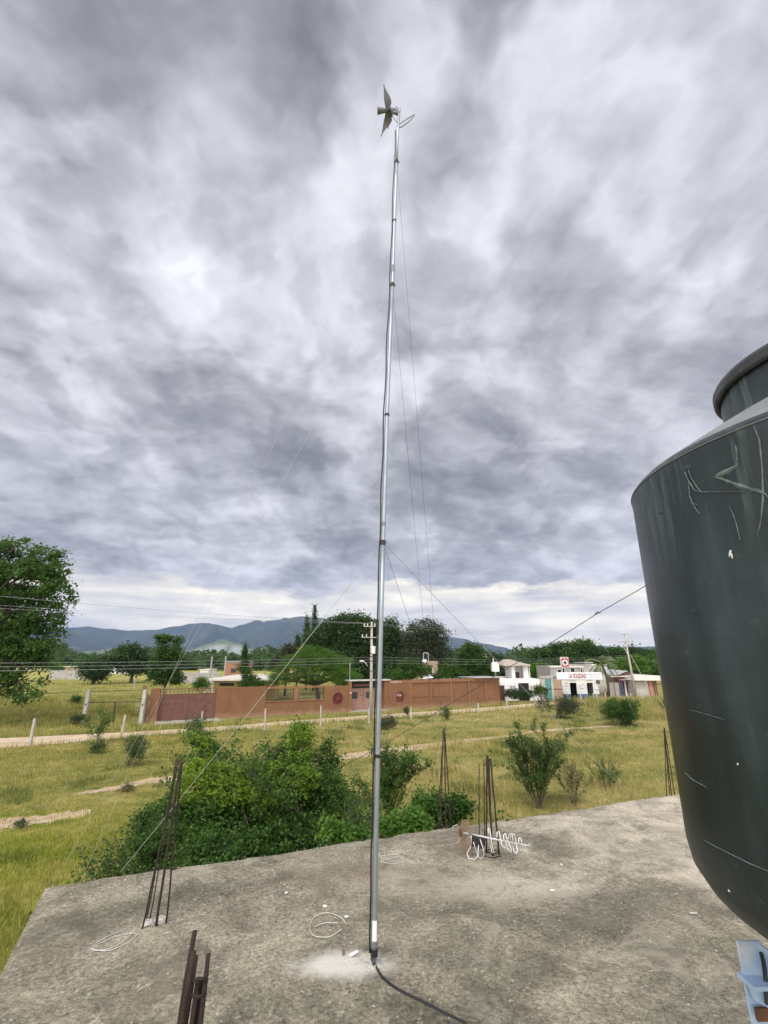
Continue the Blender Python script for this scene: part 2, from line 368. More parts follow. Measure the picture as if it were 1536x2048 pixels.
M['galv'] = plain('galvanised', (.34, .375, .40), .5, .10, 9, metal=.85)
M['black'] = plain('black_rubber', (.012, .012, .013), .5, .2, 8)
M['wire'] = plain('steel_wire', (.50, .50, .48), .4, .1, 4, metal=.4)
M['cable'] = plain('line_cable', (.05, .05, .052), .6, .1, 4)
M['line'] = plain('aluminium_line', (.30, .31, .31), .5, .1, 2, metal=.3)
M['white'] = plain('white_paint', (.74, .73, .70), .55, .10, 5, stain=(.5, .47, .42), sscale=3)
M['alu'] = plain('aluminium_white', (.56, .56, .54), .38, .08, 12, metal=.35)
M['greyplastic'] = plain('grey_plastic', (.19, .195, .235), .5, .12, 10)
def brown_wall(name, col):
    m, nb, b = newmat(name); p = nb.pos(); x_, y_, z_ = nb.sep(p)
    c = nb.v('SCALE', col, scale=nb.mr(nb.noise(p, .8, 7, .65, .3), .3, .7, .84, 1.14))
    st = nb.noise(nb.v('MULTIPLY', p, (1, 1, .16)), 1.9, 7, .65)            # rain runs
    c = nb.mix(nb.mr(st, .54, .70, 0, .40), c, tuple(v * .62 for v in col))
    up = nb.m('ADD', z_, nb.m('MULTIPLY', nb.m('SUBTRACT', nb.noise(p, 2.2, 6, .7), .5), .9))
    c = nb.mix(nb.mr(up, .45, .05, 0, .55), c, (.36, .25, .16))              # splashed dust at the foot
    c = nb.mix(nb.mr(nb.noise(p, 3.5, 8, .72, .8), .62, .68, 0, .45), c, (.34, .21, .13))
    nb.put(b.inputs['Base Color'], c); b.inputs['Roughness'].default_value = .88; b.inputs['Specular IOR Level'].default_value = .2
    nb.put(b.inputs['Normal'], nb.bump(nb.noise(p, 9, 6, .7), .25, .02)); return m
M['brown'] = brown_wall('brown_wall', (.200, .101, .052)); M['brown_trim'] = brown_wall('brown_trim', (.235, .120, .063))
M['rebar'] = plain('rusty_bar', (.030, .016, .011), .85, .45, 22, bump=.7, bscale=120, stain=(.03, .018, .014), sscale=14)
M['rust'] = plain('rust', (.15, .07, .035), .9, .35, 18, bump=.4)
M['mesh'] = plain('rust_mesh', (.23, .16, .10), .8, .25, 14)
M['blue'] = plain('blue_paint', (.42, .56, .74), .5, .12, 7, stain=(.72, .74, .76), sscale=9)
M['concrete'] = plain('concrete_post', (.38, .365, .315), .9, .2, 3, bump=.2, stain=(.3, .28, .22))
M['polec'] = plain('pole_concrete', (.40, .38, .33), .9, .15, 1.5, stain=(.3, .28, .23))
M['maroon'] = plain('maroon_gate', (.135, .055, .038), .6, .12, 2, stain=(.085, .034, .024), sscale=2.2)
M['pink'] = plain('pink_door', (.28, .155, .115), .6, .10, 2)
M['darkhole'] = plain('dark_interior', (.012, .011, .012), .8, .2, 3)
M['glass'] = plain('window_glass', (.05, .055, .06), .12, .2, 3)
M['iron'] = plain('dark_iron', (.035, .030, .028), .6, .2, 5)
M['redwheel'] = plain('red_wheel', (.17, .035, .025), .6, .2, 5)
M['cream'] = plain('pale_render', (.66, .63, .55), .85, .1, 1.5, stain=(.45, .42, .36))
M['whitewall'] = plain('white_wall', (.78, .78, .76), .8, .06, 1.5, stain=(.62, .61, .58), sscale=.8)
M['yellow'] = plain('yellow_wall', (.58, .42, .14), .85, .12, 1.5, stain=(.42, .32, .15))
M['roofsheet'] = plain('pale_roof', (.60, .56, .49), .8, .12, 1.5, stain=(.42, .38, .33))
M['tile'] = plain('tile_roof', (.43, .37, .29), .8, .15, 2.5, stain=(.3, .26, .2), sscale=2)
M['brick'] = plain('brick', (.36, .17, .10), .9, .2, 3)
M['greywall'] = plain('grey_block', (.36, .34, .31), .9, .15, 1, stain=(.24, .22, .20))
M['teal'] = plain('teal_gate', (.06, .24, .22), .6, .2, 3, stain=(.03, .13, .13), sscale=2)
M['tan'] = plain('tan_gate', (.32, .23, .15), .8, .15, 2)
M['sheet'] = plain('tin_sheet', (.52, .52, .51), .4, .15, 3, metal=.3, stain=(.42, .32, .24))
M['signwhite'] = plain('sign_white', (.80, .81, .82), .5, .04, 2)
M['signpink'] = plain('sign_pink', (.80, .70, .71), .5, .04, 2)
M['signred'] = plain('sign_red', (.42, .05, .045), .5, .08, 3)
M['letter'] = plain('letter_maroon', (.13, .035, .05), .6, .1, 3)
M['letterg'] = plain('letter_grey', (.32, .32, .38), .6, .1, 3)
M['blue_low'] = plain('blue_base', (.05, .10, .24), .7, .15, 3)
M['slate'] = plain('slate_paint', (.10, .13, .15), .7, .2, 3)
M['pinkpaint'] = plain('pink_paint', (.50, .18, .27), .7, .2, 3)
M['darkred'] = plain('dark_red_paint', (.12, .02, .03), .7, .2, 3)
M['wood'] = plain('old_wood', (.17, .12, .08), .85, .25, 4)

# water tank plastic
m, nb, b = newmat('tank_plastic'); p = nb.obj(); x_, y_, z_ = nb.sep(p)
streak = nb.noise(nb.v('MULTIPLY', p, (1, 1, .10)), 16, 5, .6); clo = nb.noise(p, 2.0, 7, .62)
c = nb.ramp(nb.m('ADD', nb.m('MULTIPLY', clo, .6), nb.m('MULTIPLY', streak, .4)), [(.36, (.008, .012, .014)), (.50, (.014, .023, .026)), (.60, (.027, .044, .049)), (.70, (.048, .072, .074))])
top = nb.mr(z_, .70, 1.02, 0, 1, True)
drip = nb.m('MULTIPLY', top, nb.mr(nb.noise(nb.v('MULTIPLY', p, (1, 1, .07)), 30, 4, .65), .52, .68, 0, .75))
c = nb.mix(drip, c, (.10, .15, .13))
sc_ = nb.mr(nb.noise(nb.v('MULTIPLY', p, (1, 1, 2.5)), 9, 8, .72, 1.2), .61, .70, 0, .35)
c = nb.mix(sc_, c, (.11, .15, .14))
nb.put(b.inputs['Base Color'], c); nb.put(b.inputs['Roughness'], nb.mr(clo, .3, .7, .30, .50)); b.inputs['Specular IOR Level'].default_value = .55
nb.put(b.inputs['Normal'], nb.bump(nb.noise(p, 40, 5, .6), .08, .01)); M['tank'] = m
M['tanktop'] = plain('tank_dusty_top', (.16, .17, .17), .75, .25, 6, stain=(.30, .30, .29), sscale=4)
M['lid'] = plain('tank_lid', (.035, .036, .04), .5, .3, 9, stain=(.12, .12, .12), sscale=7)
M['scratch'] = plain('pale_scratch', (.10, .135, .125), .8, .55, 60)
M['scratchw'] = plain('white_chip', (.6, .6, .58), .8, .2, 30)

# ================================================================== SETTING
mb = MB(); 
gs = 16000
# ground: finer near the house, one sheet
xs = [-gs, -3000, -800, -300, -120, -60, -30, -15, 0, 15, 30, 60, 120, 300, 800, 3000, gs]
ys = [-3000, -300, -60, -20, 0, 8, 16, 30, 45, 60, 90, 150, 300, 800, 3000, gs]
for y in ys:
    for x in xs: mb.v.append((x, y, 0))
for j in range(len(ys) - 1):
    for i in range(len(xs) - 1):
        a = j * len(xs) + i; mb.f.append((a, a + 1, a + 1 + len(xs), a + len(xs)))
tag(mb.build('ground', M['ground']), 'flat grassy plain of dry yellow green grass and soil', kind='structure')

rnd = random.Random(5)
def strip(name, far, near, mat, z, label, jit=.12, n=10):
    mb = MB(); A = []; B = []
    def dens(pl):
        out = []
        for (a, b_) in zip(pl[:-1], pl[1:]):
            for k in range(n): out.append(a.lerp(b_, k / n))
        return out + [pl[-1]]
    fa = dens([G(*p) for p in far]); ne = dens([G(*p) for p in near])
    for i, (a, b_) in enumerate(zip(fa, ne)):
        t = (b_ - a).normalized()
        a = a - t * rnd.uniform(0, jit) * 2; b2 = b_ + t * rnd.uniform(-.3, 1) * jit * 2
        for k in range(4):
            q = a.lerp(b2, k / 3); mb.v.append((q.x, q.y, z))
        if i:
            o = i * 4
            for k in range(3): mb.f.append((o - 4 + k, o + k, o + k + 1, o - 4 + k + 1))
    return tag(mb.build(name, mat), label, kind='structure')
ROADF = [(-500, 1512), (0, 1477), (250, 1465), (390, 1457), (650, 1437), (800, 1427), (990, 1414), (1100, 1404), (1320, 1395), (1600, 1385)]
ROADN = [(-500, 1545), (0, 1498), (250, 1476), (390, 1466), (650, 1444), (800, 1434), (990, 1421), (1100, 1411), (1320, 1400), (1600, 1389)]
strip('road', ROADF, ROADN, M['road'], .004, 'pale dirt road running past the brown wall')
TR1F = [(600, 1525), (690, 1508), (790, 1495), (886, 1484), (950, 1477), (1030, 1469), (1080, 1460), (1230, 1451)]
TR1N = [(600, 1535), (690, 1520), (790, 1506), (886, 1492), (950, 1483), (1030, 1473), (1080, 1463), (1230, 1453)]
TR2F = [(-150, 1652), (0, 1641), (90, 1632), (182, 1620)]
TR2N = [(-150, 1672), (0, 1659), (90, 1646), (182, 1625)]
TR3F = [(150, 1588), (230, 1573), (300, 1558), (400, 1548), (480, 1545)]
TR3N = [(150, 1590), (230, 1580), (300, 1566), (400, 1562), (480, 1565)]
strip('path', TR1F, TR1N, M['track'], .006, 'reddish bare track crossing the field on the right', .10)
strip('path', TR2F, TR2N, M['track'], .006, 'reddish worn track at the left edge of the field', .16)
strip('path', TR3F, TR3N, M['track'], .006, 'short worn track leading behind the big bush', .12)
def poly_of(f, n): return [G(*p) for p in f] + [G(*p) for p in reversed(n)]

# hills
def interp(tab, x):
    for (a, ya), (b_, yb) in zip(tab[:-1], tab[1:]):
        if x <= b_: t = (x - a) / (b_ - a); t = t * t * (3 - 2 * t); return ya + (yb - ya) * t
    return tab[-1][1]
def snoise(x, y, seed=0, octv=5):
    v = 0; a = 1; f = 1
    for k in range(octv):
        v += a * (math.sin(x * f * 1.3 + y * f * .9 + seed * 2.1 + k * 1.7) * math.cos(y * f * 1.1 - x * f * .7 + seed + k * 2.9)); a *= .52; f *= 2.03
    return v
def hills(name, tab, r0, r1, label, mat, base_pts, rough, seed, px0, px1, nu=240, nv=36, pk=.62):
    mb = MB()
    for i in range(nu + 1):
        px = px0 + (px1 - px0) * i / nu
        k = (px - 768.0) / (F * CP + 280 * SP)
        dirv = Vector((k, 1, 0)).normalized()
        row = interp(tab, px); rr_ = ray(px, row); tanel = rr_[2] / math.hypot(rr_[0], 1)
        for j in range(nv + 1):
            t = j / nv; r = r0 + (r1 - r0) * t
            rp = r0 + (r1 - r0) * pk; hp = (CAMZ + tanel * rp) * (1 + .018 * snoise(px * .06, 0, seed + 5, 5))
            s = (t / pk) if t < pk else max(0, 1 - (t - pk) / (1 - pk))
            s = s ** 1.35 if t < pk else s
            amp = math.sin(min(1, s) * math.pi) * .9
            h = hp * s + hp * rough * amp * (snoise(px * .021 + t * 2.2, t * 5, seed) + .6 * abs(snoise(px * .05, t * 2, seed + 3)) - .3)
            if t > pk: h = min(h, hp * s + 0)
            h = h if t < pk * .999 else min(h, hp)
            mb.v.append((dirv.x * r, dirv.y * r, max(h, -20) if j else -30))
    for i in range(nu):
        for j in range(nv):
            a = i * (nv + 1) + j; mb.f.append((a, a + nv + 1, a + nv + 2, a + 1))
    return tag(mb.build(name, mat, smooth=True), label, kind='structure')
RIDGE = [(-900, 1262), (-300, 1256), (0, 1254), (110, 1255), (165, 1252), (215, 1258), (255, 1261), (310, 1258), (345, 1251), (372, 1248), (400, 1246), (425, 1249), (458, 1254), (482, 1248), (498, 1242), (510, 1237), (524, 1242), (540, 1240), (570, 1237), (605, 1231), (640, 1235), (690, 1243), (760, 1252), (830, 1266), (895, 1274), (930, 1277), (950, 1284), (975, 1287), (1000, 1293), (1035, 1301), (1060, 1302), (1078, 1295), (1110, 1290), (1160, 1288), (1250, 1294), (1400, 1290), (1700, 1280), (2400, 1285)]
hills('hills', RIDGE, 4200, 8800, 'long blue mountain range along the horizon', M['hills'], None, .20, 1, -900, 2400, 420, 44)
FOOT = [(-400, 1306), (0, 1304), (120, 1308), (180, 1302), (230, 1296), (280, 1299), (330, 1305), (380, 1300), (415, 1287), (440, 1278), (470, 1285), (505, 1298), (560, 1306), (640, 1310), (900, 1309), (1100, 1310), (1400, 1308)]
hills('hills', FOOT, 2400, 4100, 'low pale green foothills in front of the mountains', M['foothill'], None, .05, 4, -400, 1400, 220, 24)

# ================================================================== FOLIAGE GENERATORS
def leaf_quads(c, size, rng, flat=.5, aspect=.55):
    n = len(c)
    nrm = rng.normal(size=(n, 3)); nrm[:, 2] = np.abs(nrm[:, 2]) + flat
    nrm /= np.linalg.norm(nrm, axis=1)[:, None]
    a = rng.normal(size=(n, 3)); u = np.cross(nrm, a); u /= np.linalg.norm(u, axis=1)[:, None] + 1e-9
    v = np.cross(nrm, u); s = (size * rng.uniform(.6, 1.35, n))[:, None]
    tip = u * s * .5; side = v * s * .5 * aspect; up = nrm * s * .10
    V = np.stack([c - tip, c + side + up, c + tip, c - side + up], 1).reshape(-1, 3)
    return V
def quads_idx(n): return np.arange(n * 4).reshape(n, 4)
def clump_points(blobs, ncl, nleaf, cr, rng, shell=.55, flat=.65):
    vol = np.array([(b[3] * b[4] * b[5]) ** (2 / 3) for b in blobs]); pr = vol / vol.sum()
    idx = rng.choice(len(blobs), ncl, p=pr); B = np.array(blobs)[idx]
    dr = rng.normal(size=(ncl, 3)); dr /= np.linalg.norm(dr, axis=1)[:, None]
    rad = shell + (1 - shell) * rng.random(ncl) ** .6
    rad *= 1 + .16 * np.sin(dr[:, 0] * 7 + B[:, 0]) * np.cos(dr[:, 2] * 6 + B[:, 1])
    cc = B[:, :3] + dr * rad[:, None] * B[:, 3:6]
    ln = nleaf * rng.uniform(.4, 1.6, ncl); cnt = ln.astype(int) + 1
    rep = np.repeat(np.arange(ncl), cnt); n = len(rep)
    rads = cr * rng.uniform(.55, 1.45, ncl)
    off = rng.normal(size=(n, 3)) * .5; off[:, 2] *= flat
    pts = cc[rep] + off * rads[rep][:, None]
    return pts, cc
def pblob(px, py, rx, ry, Y, rd=None, dY=0):
    p = P(px, py, Y + dY); s = mpp(px, py, Y + dY)
    return (p.x, p.y, p.z, rx * s, (rd if rd else rx * .9) * s, ry * s)
def tree(name, label, cat, blobs, base, mat, ncl, nleaf, leaf, cr, seed, trunk_r=.15, group=None, limbs=7, shell=.5, flat=.65, parts=True, minz=.05, trunkmat=None, aspect=.55):
    rng = np.random.default_rng(seed); base = Vector(base)
    t = thing(name, label, cat, base, 0, group)
    pts, cc = clump_points(blobs, ncl, nleaf, cr, rng, shell, flat)
    pts = pts[pts[:, 2] > minz]
    V = leaf_quads(pts, leaf, rng, aspect=aspect)
    np_mesh('crown', V, quads_idx(len(pts)), mat, t, off=tuple(base))
    mb = MB(); r_ = random.Random(seed)
    big = sorted(blobs, key=lambda b: -b[3] * b[5]); ctr = Vector((sum(b[0] for b in blobs) / len(blobs), sum(b[1] for b in blobs) / len(blobs), 0))
    zlow = min(b[2] - b[5] * .3 for b in blobs)
    fork = Vector((base.x * .6 + ctr.x * .4, base.y * .6 + ctr.y * .4, base.z + max(.25, (max(b[2] for b in blobs) - base.z) * .35)))
    mid = base.lerp(fork, .5) + Vector((r_.uniform(-1, 1), r_.uniform(-1, 1), 0)) * trunk_r * .8
    mb.tube([base - Vector((0, 0, .1)), mid, fork], [trunk_r * 1.25, trunk_r, trunk_r * .8], 8)
    for k in range(min(limbs, len(cc))):
        q = Vector(cc[int(rng.integers(len(cc)))]) if k >= len(blobs) else Vector(blobs[k][:3])
        m1 = fork.lerp(q, .5) + Vector((r_.uniform(-1, 1), r_.uniform(-1, 1), r_.uniform(0, 1))) * (q - fork).length * .12
        mb.tube([fork, m1, q], [trunk_r * .6, trunk_r * .35, trunk_r * .12], 5, cap=False)
        for _ in range(4):
            q2 = Vector(cc[int(rng.integers(len(cc)))])
            if (q2 - q).length < (q - fork).length * 1.2:
                mb.tube([m1, m1.lerp(q2, .55) + Vector((0, 0, .1)), q2], [trunk_r * .25, trunk_r * .15, trunk_r * .05], 4, cap=False)
    mb.build('trunk', trunkmat or M['bark'], t, smooth=True)
    return t
def branchy(name, label, cat, base, height, spread, seed, mat, leaf=.05, nstem=7, group=None, dens=60, lean=(0, 0), stem_r=.012, depth=2, wood=None, leafw=.09, stemvis=True):
    """open thorny shrub: stems fan out of one root, leaves sit along them"""
    r_ = random.Random(seed); rng = np.random.default_rng(seed); base = Vector(base)
    t = thing(name, label, cat, base, 0, group); mb = MB(); pts = []
    def grow(p, dirv, length, rad, lvl):
        n = 6; path = [p.copy()]; dcur = dirv.normalized()
        for k in range(n):
            dcur = (dcur + Vector((r_.gauss(0, .13), r_.gauss(0, .13), r_.gauss(.02, .08)))).normalized()
            path.append(path[-1] + dcur * length / n)
        mb.tube(path, [rad * (1 - .8 * k / n) for k in range(n + 1)], 5, cap=False)
        for k in range(int(dens * length)):
            u = r_.uniform(.12 if lvl else .3, 1.0) * n; i = min(int(u), n - 1)
            q = path[i].lerp(path[i + 1], u - i); pts.append(q + Vector((r_.gauss(0, 1), r_.gauss(0, 1), r_.gauss(0, 1))) * leafw * .5)
        if lvl < depth:
            for k in range(r_.randint(4, 6)):
                u = r_.uniform(.25, .92) * n; i = min(int(u), n - 1); q = path[i].lerp(path[i + 1], u - i)
                a = r_.uniform(0, 6.28); side = Vector((math.cos(a), math.sin(a), r_.uniform(.0, .7)))
                grow(q, dcur * .75 + side * .8, length * r_.uniform(.28, .5), rad * .5, lvl + 1)
    for k in range(nstem):
        a = 6.283 * k / nstem + r_.uniform(-.3, .3); s = r_.uniform(.25, 1) * spread / height
        grow(base + Vector((math.cos(a), math.sin(a), 0)) * .05, Vector((math.cos(a) * s + lean[0], math.sin(a) * s + lean[1], 1)), height * r_.uniform(.7, 1.05), stem_r, 0)
    pts = np.array([tuple(q) for q in pts]); pts = pts[pts[:, 2] > base.z + .02]
    V = leaf_quads(pts, leaf, rng)
    np_mesh('foliage', V, quads_idx(len(pts)), mat, t, off=tuple(base))
    mb.build('stems', wood or M['twig'], t)
    return t

# ================================================================== HOUSE ROOF WE STAND ON
RZ = 3.0
A_ = G(92, 1772, RZ); B_ = G(1345, 1589, RZ)
ufar = (B_ - A_).normalized(); uleft = (G(0, 1950, RZ) - A_).normalized()
far_r = A_ + ufar * 11.5; near_l = A_ + uleft * 9.0; near_r = far_r + uleft * 9.0
house = thing('flat_roof_house', 'grey flat concrete roof of the house in the foreground', 'house', (A_.x, A_.y, 0))
mb = MB(); NU, NV = 150, 110; sr = random.Random(3)
for j in range(NV + 1):
    for i in range(NU + 1):
        q = A_.lerp(far_r, i / NU).lerp(near_l.lerp(near_r, i / NU), j / NV)
        e = 0.0
        if j == 0: e = sr.uniform(-.012, .012) + .006 * math.sin(i * .9 + math.sin(i * .37) * 3) + (-.03 if sr.random() < .06 else 0)
        z = RZ + .006 * snoise(q.x * 1.3, q.y * 1.3, 2, 4) - (.012 if j == 0 or i == 0 else 0)
        mb.v.append((q.x - uleft.x * e, q.y - uleft.y * e, z))
for j in range(NV):
    for i in range(NU):
        a = j * (NU + 1) + i; mb.f.append((a, a + NU + 1, a + NU + 2, a + 1))
nb_ = len(mb.v)
ring = [i for i in range(NU + 1)] + [j * (NU + 1) + NU for j in range(1, NV + 1)] + [NV * (NU + 1) + i for i in range(NU - 1, -1, -1)] + [j * (NU + 1) for j in range(NV - 1, 0, -1)]
for k in ring: v = mb.v[k]; mb.v.append((v[0], v[1], RZ - .16))
n_ = len(ring)
for i in range(n_): j = (i + 1) % n_; mb.f.append((ring[j], ring[i], nb_ + i, nb_ + j))
mb.f.append(tuple(nb_ + i for i in range(n_)))
mb.build('roof_slab', M['roof'], house, smooth=False)
ins = lambda q, cx, cy: q
mb = MB()
cen = (A_ + far_r + near_l + near_r) / 4
pts = [q.lerp(cen, .035) for q in (A_, far_r, near_r, near_l)]
mb.prism([(q.x, q.y, RZ - .16) for q in pts], (0, 0, -(RZ - .16)))
mb.build('wall', M['render_wall'], house)
# loose grit on the slab
rng = np.random.default_rng(11); n = 5200
uu = rng.random(n) * .8; vv = rng.random(n) ** 1.3 * .62
q0 = np.array(A_)[None] + uu[:, None] * np.array(far_r - A_)[None] + vv[:, None] * np.array(near_l - A_)[None]
q0[:, 2] = RZ + .003
sz = .0035 + .006 * rng.random(n) ** 3
octa = np.array([(1,0,0),(0,1,0),(-1,0,0),(0,-1,0),(0,0,.8),(0,0,-.8)], float)
V = q0[:, None, :] + octa[None] * sz[:, None, None] * rng.uniform(.6, 1.5, (n, 6, 3))
Fo = np.array([(0,1,4),(1,2,4),(2,3,4),(3,0,4),(1,0,5),(2,1,5),(3,2,5),(0,3,5)])
Fi = (np.arange(n)[:, None, None] * 6 + Fo[None]).reshape(-1, 3)
gr_ = np_mesh('gravel', V.reshape(-1, 3), Fi, M['pebble'], k=3); tag(gr_, 'loose pale grit scattered over the concrete roof', 'gravel', kind='stuff')

# ------------------------------------------------------------------ mast
mast = thing('antenna_mast', 'tall thin galvanised steel mast standing on the concrete roof', 'mast', (MASTX, MASTY, RZ))
def MP(px, py): return P(px, py, MASTY)
axis = [Vector((MASTX, MASTY, RZ - .0))] + [MP(*q) for q in [(748.5, 1880), (751, 1700), (757, 1440), (762, 1240), (766, 1085), (770, 960), (774, 830), (780, 680), (785, 570), (788, 470), (792, 360), (796, 262), (799, 217)]]
def mast_at(row):
    for a, b_ in zip(rows_[:-1], rows_[1:]):
        if a[0] >= row >= b_[0]: t = (a[0] - row) / (a[0] - b_[0]); return a[1].lerp(b_[1], t)
    return rows_[-1][1]
rows_ = list(zip([1936, 1880, 1700, 1440, 1240, 1085, 960, 830, 680, 570, 470, 360, 262, 217], axis))
def sect(r0, r1, rad, name='pole_section'):
    pts = [mast_at(r0)] + [p for (r, p) in rows_ if r0 > r > r1] + [mast_at(r1)]
    return MB().tube(pts, rad, 14).build(name, M['galv'], mast, smooth=True)
sect(1936, 1912, .0115, 'base_stub')
sect(1922, 1085, .0170); sect(1086, 570, .0155); sect(571, 325, .0140); sect(326, 217, .0120)
for r, h in ((1085, .035), (570, .03), (325, .025)):
    p = mast_at(r); mb = MB(); mb.tube([p - Vector((0, 0, h / 2)), p + Vector((0, 0, h / 2))], .0195, 14)
    mb.tube([p + Vector((-.032, 0, 0)), p + Vector((.032, 0, 0))], .003, 6); mb.tube([p + Vector((0, -.03, .004)), p + Vector((0, .045, .004))], .004, 6)
    mb.build('guy_collar', M['iron'], mast)
def band(r0, r1, rad, mat, name):
    MB().tube([mast_at(r0), mast_at(r1)], rad, 14).build(name, mat, mast, smooth=False)
band(1913, 1898, .0215, M['black'], 'tape_band'); band(1519, 1512, .0205, M['black'], 'tape_band'); band(832, 828, .020, M['black'], 'tape_band')
band(545, 532, .0165, M['greyplastic'], 'tape_band'); band(444, 441, .0165, M['black'], 'tape_band'); band(1053, 1045, .0175, M['greyplastic'], 'tape_band')
p0, p1 = mast_at(1880), mast_at(1840)
mb = MB()
for k in range(7):
    a = math.pi * (1.28 + .52 * k / 6)
    for p in (p0, p1): mb.v.append((p.x + .0182 * math.cos(a), p.y + .0182 * math.sin(a), p.z))
for k in range(6): mb.f.append((2*k, 2*k+2, 2*k+3, 2*k+1))
mb.build('paper_label', M['signwhite'], mast)
# cable strapped to the left of the pole and its spare loop at the top
cp = []
for i, r in enumerate(list(range(1905, 270, -40)) + [262]):
    p = mast_at(r); rad = .0235 if r > 1085 else (.021 if r > 570 else .019)
    cp.append(p + Vector((-rad - .004 * (math.sin(i * 1.7) + 1) * (.4 if r > 1085 else 1), -.006, 0)))
MB().tube(cp, .0052, 8).build('strapped_cable', M['black'], mast, smooth=True)
HC = MP(773.5, 222)                                  # hub of the bladed head
loop = [MP(796, 253)] + [MP(*q) for q in [(802, 243), (812, 235), (822, 230.5), (828, 230), (829, 233), (824, 241), (814, 249), (803, 253.5), (798, 252)]]
loop = [q + Vector((0, .02 * math.sin(i * .8), 0)) for i, q in enumerate(loop)]
MB().tube(loop, .0048, 7).build('cable_loop', M['greyplastic'], mast, smooth=True)
head = MB()
br = MP(797, 226)
hb = HC + Vector((.03, 0, 0))
MB().tube([br + Vector((.012, 0, 0)), br + Vector((-.05, 0, .0)), HC + Vector((.075, 0, -.005))], .014, 10).build('bracket_arm', M['greyplastic'], mast, smooth=True)
mb = MB(); mb.tube([HC + Vector((.005, 0, 0)), HC + Vector((.085, 0, .012))], .021, 14); mb.tube([HC + Vector((.10, 0, -.05)), HC + Vector((.10, 0, .055))], .012, 10)
mb.tube([HC + Vector((.045, -.03, -.03)), HC + Vector((.045, .03, -.03))], .016, 10)
mb.tube([HC + Vector((.085, 0, .01)), HC + Vector((.125, .0, .035)), HC + Vector((.118, .0, .01))], .007, 7)
mb.build('swivel_joint', M['greyplastic'], mast, smooth=True)
MB().tube([HC + Vector((.05, 0, -.03)), MP(787, 236), MP(796, 247)], .0032, 6).build('jumper_cable', M['greyplastic'], mast, smooth=True)
mb = MB(); prof = [(-.012, .018), (-.05, .026), (-.095, .036)]
mb.tube([HC + Vector((x, 0, .006)) for x, r in prof], [r for x, r in prof], 20); mb.build('feed_cone', M['greyplastic'], mast, smooth=True)
vdir = (HC - Vector((0, 0, CAMZ))).normalized(); xax = Vector((1, 0, 0)); vdir = (vdir - xax * vdir.x).normalized()
up_ = vdir.cross(xax).normalized()
if up_.z < 0: up_ = -up_
for ang, L, bend in ((2, .205, -.02), (180, .205, -.05), (93, .18, 0), (-85, .18, 0), (152, .165, .03)):
    a = R(ang); dr = up_ * math.cos(a) + vdir * math.sin(a); sd_ = xax * .82 + dr.cross(xax) * .57
    mb = MB(); N = 14
    for k in range(N + 1):
        t = k / N; wd = .006 + .036 * math.sin(math.pi * min(1, t / .86) ** .85) ** 1.3 if t < .86 else .006 * (1 - t) / .14 + .001
        c = HC + dr * (L * t) + xax * (.012 * math.sin(t * 5) + bend * t * t)
        for s in (-1, 1):
            for q in (0, .003): mb.v.append(tuple(c + sd_ * wd * s + xax * q))
        cidx = len(mb.v)
    for k in range(N):
        o = k * 4
        for a_, b2 in ((0, 2), (3, 1), (1, 0), (2, 3)): mb.f.append((o + a_, o + b2, o + 4 + b2, o + 4 + a_))
    mb.build('petal_blade', M['greyplastic'], mast, smooth=False)

# ground cable lying on the slab
pp = [mast_at(1915) + Vector((-.016, -.012, 0))] + [G(px, py, RZ + .008) for px, py in [(751, 1933), (764, 1954), (785, 1972), (810, 1987), (838, 2000), (866, 2014), (895, 2029), (925, 2044), (960, 2075), (1000, 2120)]]
tag(MB().tube(pp, .0075, 8).build('power_cable', M['black'], smooth=True), 'black cable running from the mast foot across the roof', 'cable')

# guy wires: from collars to anchors on the slab
def guy(p, q, label, r=.0016, mat='wire', sag=.02):
    pts = []
    for k in range(13):
        t = k / 12; x = p.lerp(q, t); x.z -= sag * 4 * t * (1 - t); pts.append(x)
    tag(MB().tube(pts, r, 5).build('guy_wire', M[mat]), label, 'guy wire', 'guy wires holding the mast')
c1, c2, c3, c4 = mast_at(1085), mast_at(570), mast_at(325), mast_at(441)
guy(c1, G(240, 1745, RZ), 'lowest pale guy wire, running from the mast down to the left roof edge', .0021)
guy(c1, G(1262, 1592, RZ), 'lowest pale guy wire, running from the mast down to the right roof edge', .0021)
guy(c1, G(978, 1700, RZ), 'dark guy wire from the lowest mast collar to the bars beside the antenna', .0013, 'cable')
guy(c2, G(104, 1772, RZ), 'thin guy wire from the middle mast collar to the left roof corner', .0010)
guy(c3, G(128, 1838, RZ), 'thin guy wire from the top of the mast to the left side of the roof', .0009)
guy(c2, G(884, 1650, RZ), 'thin guy wire from the middle collar to the slender bars at the roof edge', .0011, 'cable')
guy(c3, G(900, 1652, RZ), 'thin guy wire from the mast top to the slender roof edge bars', .0011, 'cable')
guy(c3, G(1340, 1593, RZ), 'thin guy wire from the top of the mast to the bars by the water tank', .0010)

